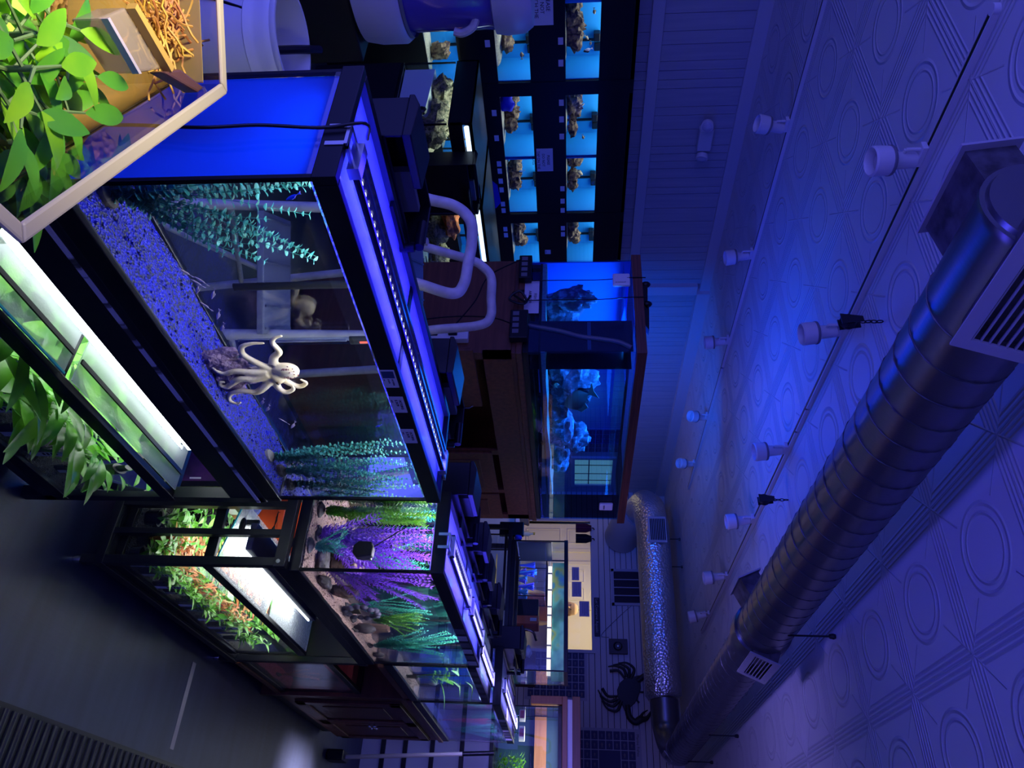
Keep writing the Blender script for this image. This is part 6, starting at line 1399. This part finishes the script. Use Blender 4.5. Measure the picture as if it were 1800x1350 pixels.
f = MB(); f.prism([(-.596,.396),(-.610,.400),(-.585,.365),(-.556,.349)], up_, 1.338, 1.352); obj('lid', f, mat('brown lid', (.10,.045,.04), .25), fb, bevel=.002)
f = MB(); f.prism([(-.524,.330),(-.5275,.332),(-.524,.284),(-.5205,.283)], up_, 1.3465, 1.352); obj('near_edge', f, mat('violet acrylic edge', (.35,.32,.42), .2), fb)
f = MB(); r = random.Random(6)
for k in range(170):
    p0 = V((-.628+r.gauss(0,.016), .352+r.gauss(0,.012), 1.322+r.uniform(-.008,.012)))
    if (p0-V((HC.x,HC.y,p0.z))).length > .285: continue
    a_ = r.uniform(0,2*PI); q = [p0]
    for j in range(5): a_ += r.uniform(-.8,.8); q.append(q[-1]+V((math.cos(a_)*.008, math.sin(a_)*.008, r.uniform(-.004,.005))))
    f.tube(q, .0011, 4)
tag(obj('moss_clump', f, mat('golden roots', (.62,.40,.05), .6, var=((.45,.16,.05), 30,'noise')), None, 60), 'golden tangle of roots floating behind the filter box', 'roots', kind='stuff')
# pond plants: placed by where their crowns stand in the tank
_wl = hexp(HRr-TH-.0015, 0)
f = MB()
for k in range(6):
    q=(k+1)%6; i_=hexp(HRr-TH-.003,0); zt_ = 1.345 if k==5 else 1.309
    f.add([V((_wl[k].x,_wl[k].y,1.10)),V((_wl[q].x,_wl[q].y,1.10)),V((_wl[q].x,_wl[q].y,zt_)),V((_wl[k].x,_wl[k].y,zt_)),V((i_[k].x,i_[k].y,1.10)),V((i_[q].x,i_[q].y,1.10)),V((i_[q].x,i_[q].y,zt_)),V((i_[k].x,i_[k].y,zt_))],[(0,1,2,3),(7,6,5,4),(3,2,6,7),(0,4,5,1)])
obj('bed_reflection_film', f, mat('tan bed reflection film', (.40,.27,.10), .8, var=((.30,.24,.08), 20,'noise'), alpha=.85), hx_)  # tan sheet painted as the gravel bed's reflection on the inner walls
def pond(label, x, y, z, seed, nl, ln, ht, m):
    r = random.Random(seed); t = thing('pond_plant', label, 'plant', (x,y,1.06)); st_ = MB(); lf_ = MB()
    top = V((x,y,z))
    st_.tube(curve([(x+r.uniform(-.02,.02),y+r.uniform(-.02,.02),1.06),(x,y,(1.06+z)/2),top],10), .0022, 6)
    for k in range(nl):
        a_ = k*2.4+r.uniform(-.4,.4); q = top+V((0,0,-ht*k/nl)); d_ = V((math.cos(a_),math.sin(a_),r.uniform(-.1,.5)))
        e2 = q+d_.normalized()*r.uniform(.012,.03); st_.tube([q,e2], [.0015,.001], 5)
        if (e2+d_*ln-V((HC.x,HC.y,e2.z))).length > .34: d_ = -d_
        lf_.leaf(e2, d_, (0,0,1), ln*r.uniform(.75,1.15), ln*r.uniform(.26,.37), r.uniform(.1,.9), 8, .2, peak=.38)
    obj('stems', st_, K['stem'], t, 60); obj('leaves', lf_, m, t, 80)
def at(px, py, z):                                        # where a line of sight meets height z
    d_ = Fw*F_PX + Rr*(py-675) + Uu*(px-900); s_ = (z-1.69)/d_.z; return d_.x*s_, d_.y*s_
for i,(px,py,z,nl,ln,ht,m,l) in enumerate((
 (60,60,1.335,12,.060,.06,K['leafgreen'],'lush pond plant at the top left of the hexagonal tank'),
 (115,40,1.33,10,.055,.05,K['lime'],'pale green pond plant at the frame edge of the hexagonal tank'),
 (60,120,1.345,12,.058,.06,K['lime'],'brightest lime pond plant in the middle of the cluster'),
 (120,120,1.325,9,.050,.05,K['leafgreen'],'pond plant with round leaves nearest the filter box'),
 (40,190,1.335,11,.055,.06,K['leafgreen'],'pond plant with a broad lit leaf over the dark gap'),
 (105,195,1.325,9,.052,.05,K['leafgreen'],'pond plant leaning over the wood chip gravel'),
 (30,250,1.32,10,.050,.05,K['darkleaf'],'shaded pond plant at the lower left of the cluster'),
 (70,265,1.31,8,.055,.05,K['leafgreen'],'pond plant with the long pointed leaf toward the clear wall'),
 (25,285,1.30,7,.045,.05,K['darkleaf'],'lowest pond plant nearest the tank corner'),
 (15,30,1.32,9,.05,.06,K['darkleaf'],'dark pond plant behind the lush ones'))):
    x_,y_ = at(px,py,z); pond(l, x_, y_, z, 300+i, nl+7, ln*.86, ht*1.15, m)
hs = thing('hexagonal_stand', 'dark plinth under the hexagonal acrylic tank', 'stand', (HC.x,HC.y,0)); f = MB(); f.prism([(p.x,p.y) for p in hexp(HRr*.97,0)], lambda u,v,dd: V((u,v,dd)), 0, HZ0-.013); obj('body', f, K['steel_black'], hs)
area('hexagonal tank lamp', (-.60,.02,1.98), .25, .2, 2.5*LS, (1.0,.88,.58), (-.02,.20,-1), spread=.9)
area('hexagonal tank water light', (-.60,.12,1.311), .30, .30, 3.0*LS, (1.0,.86,.52))
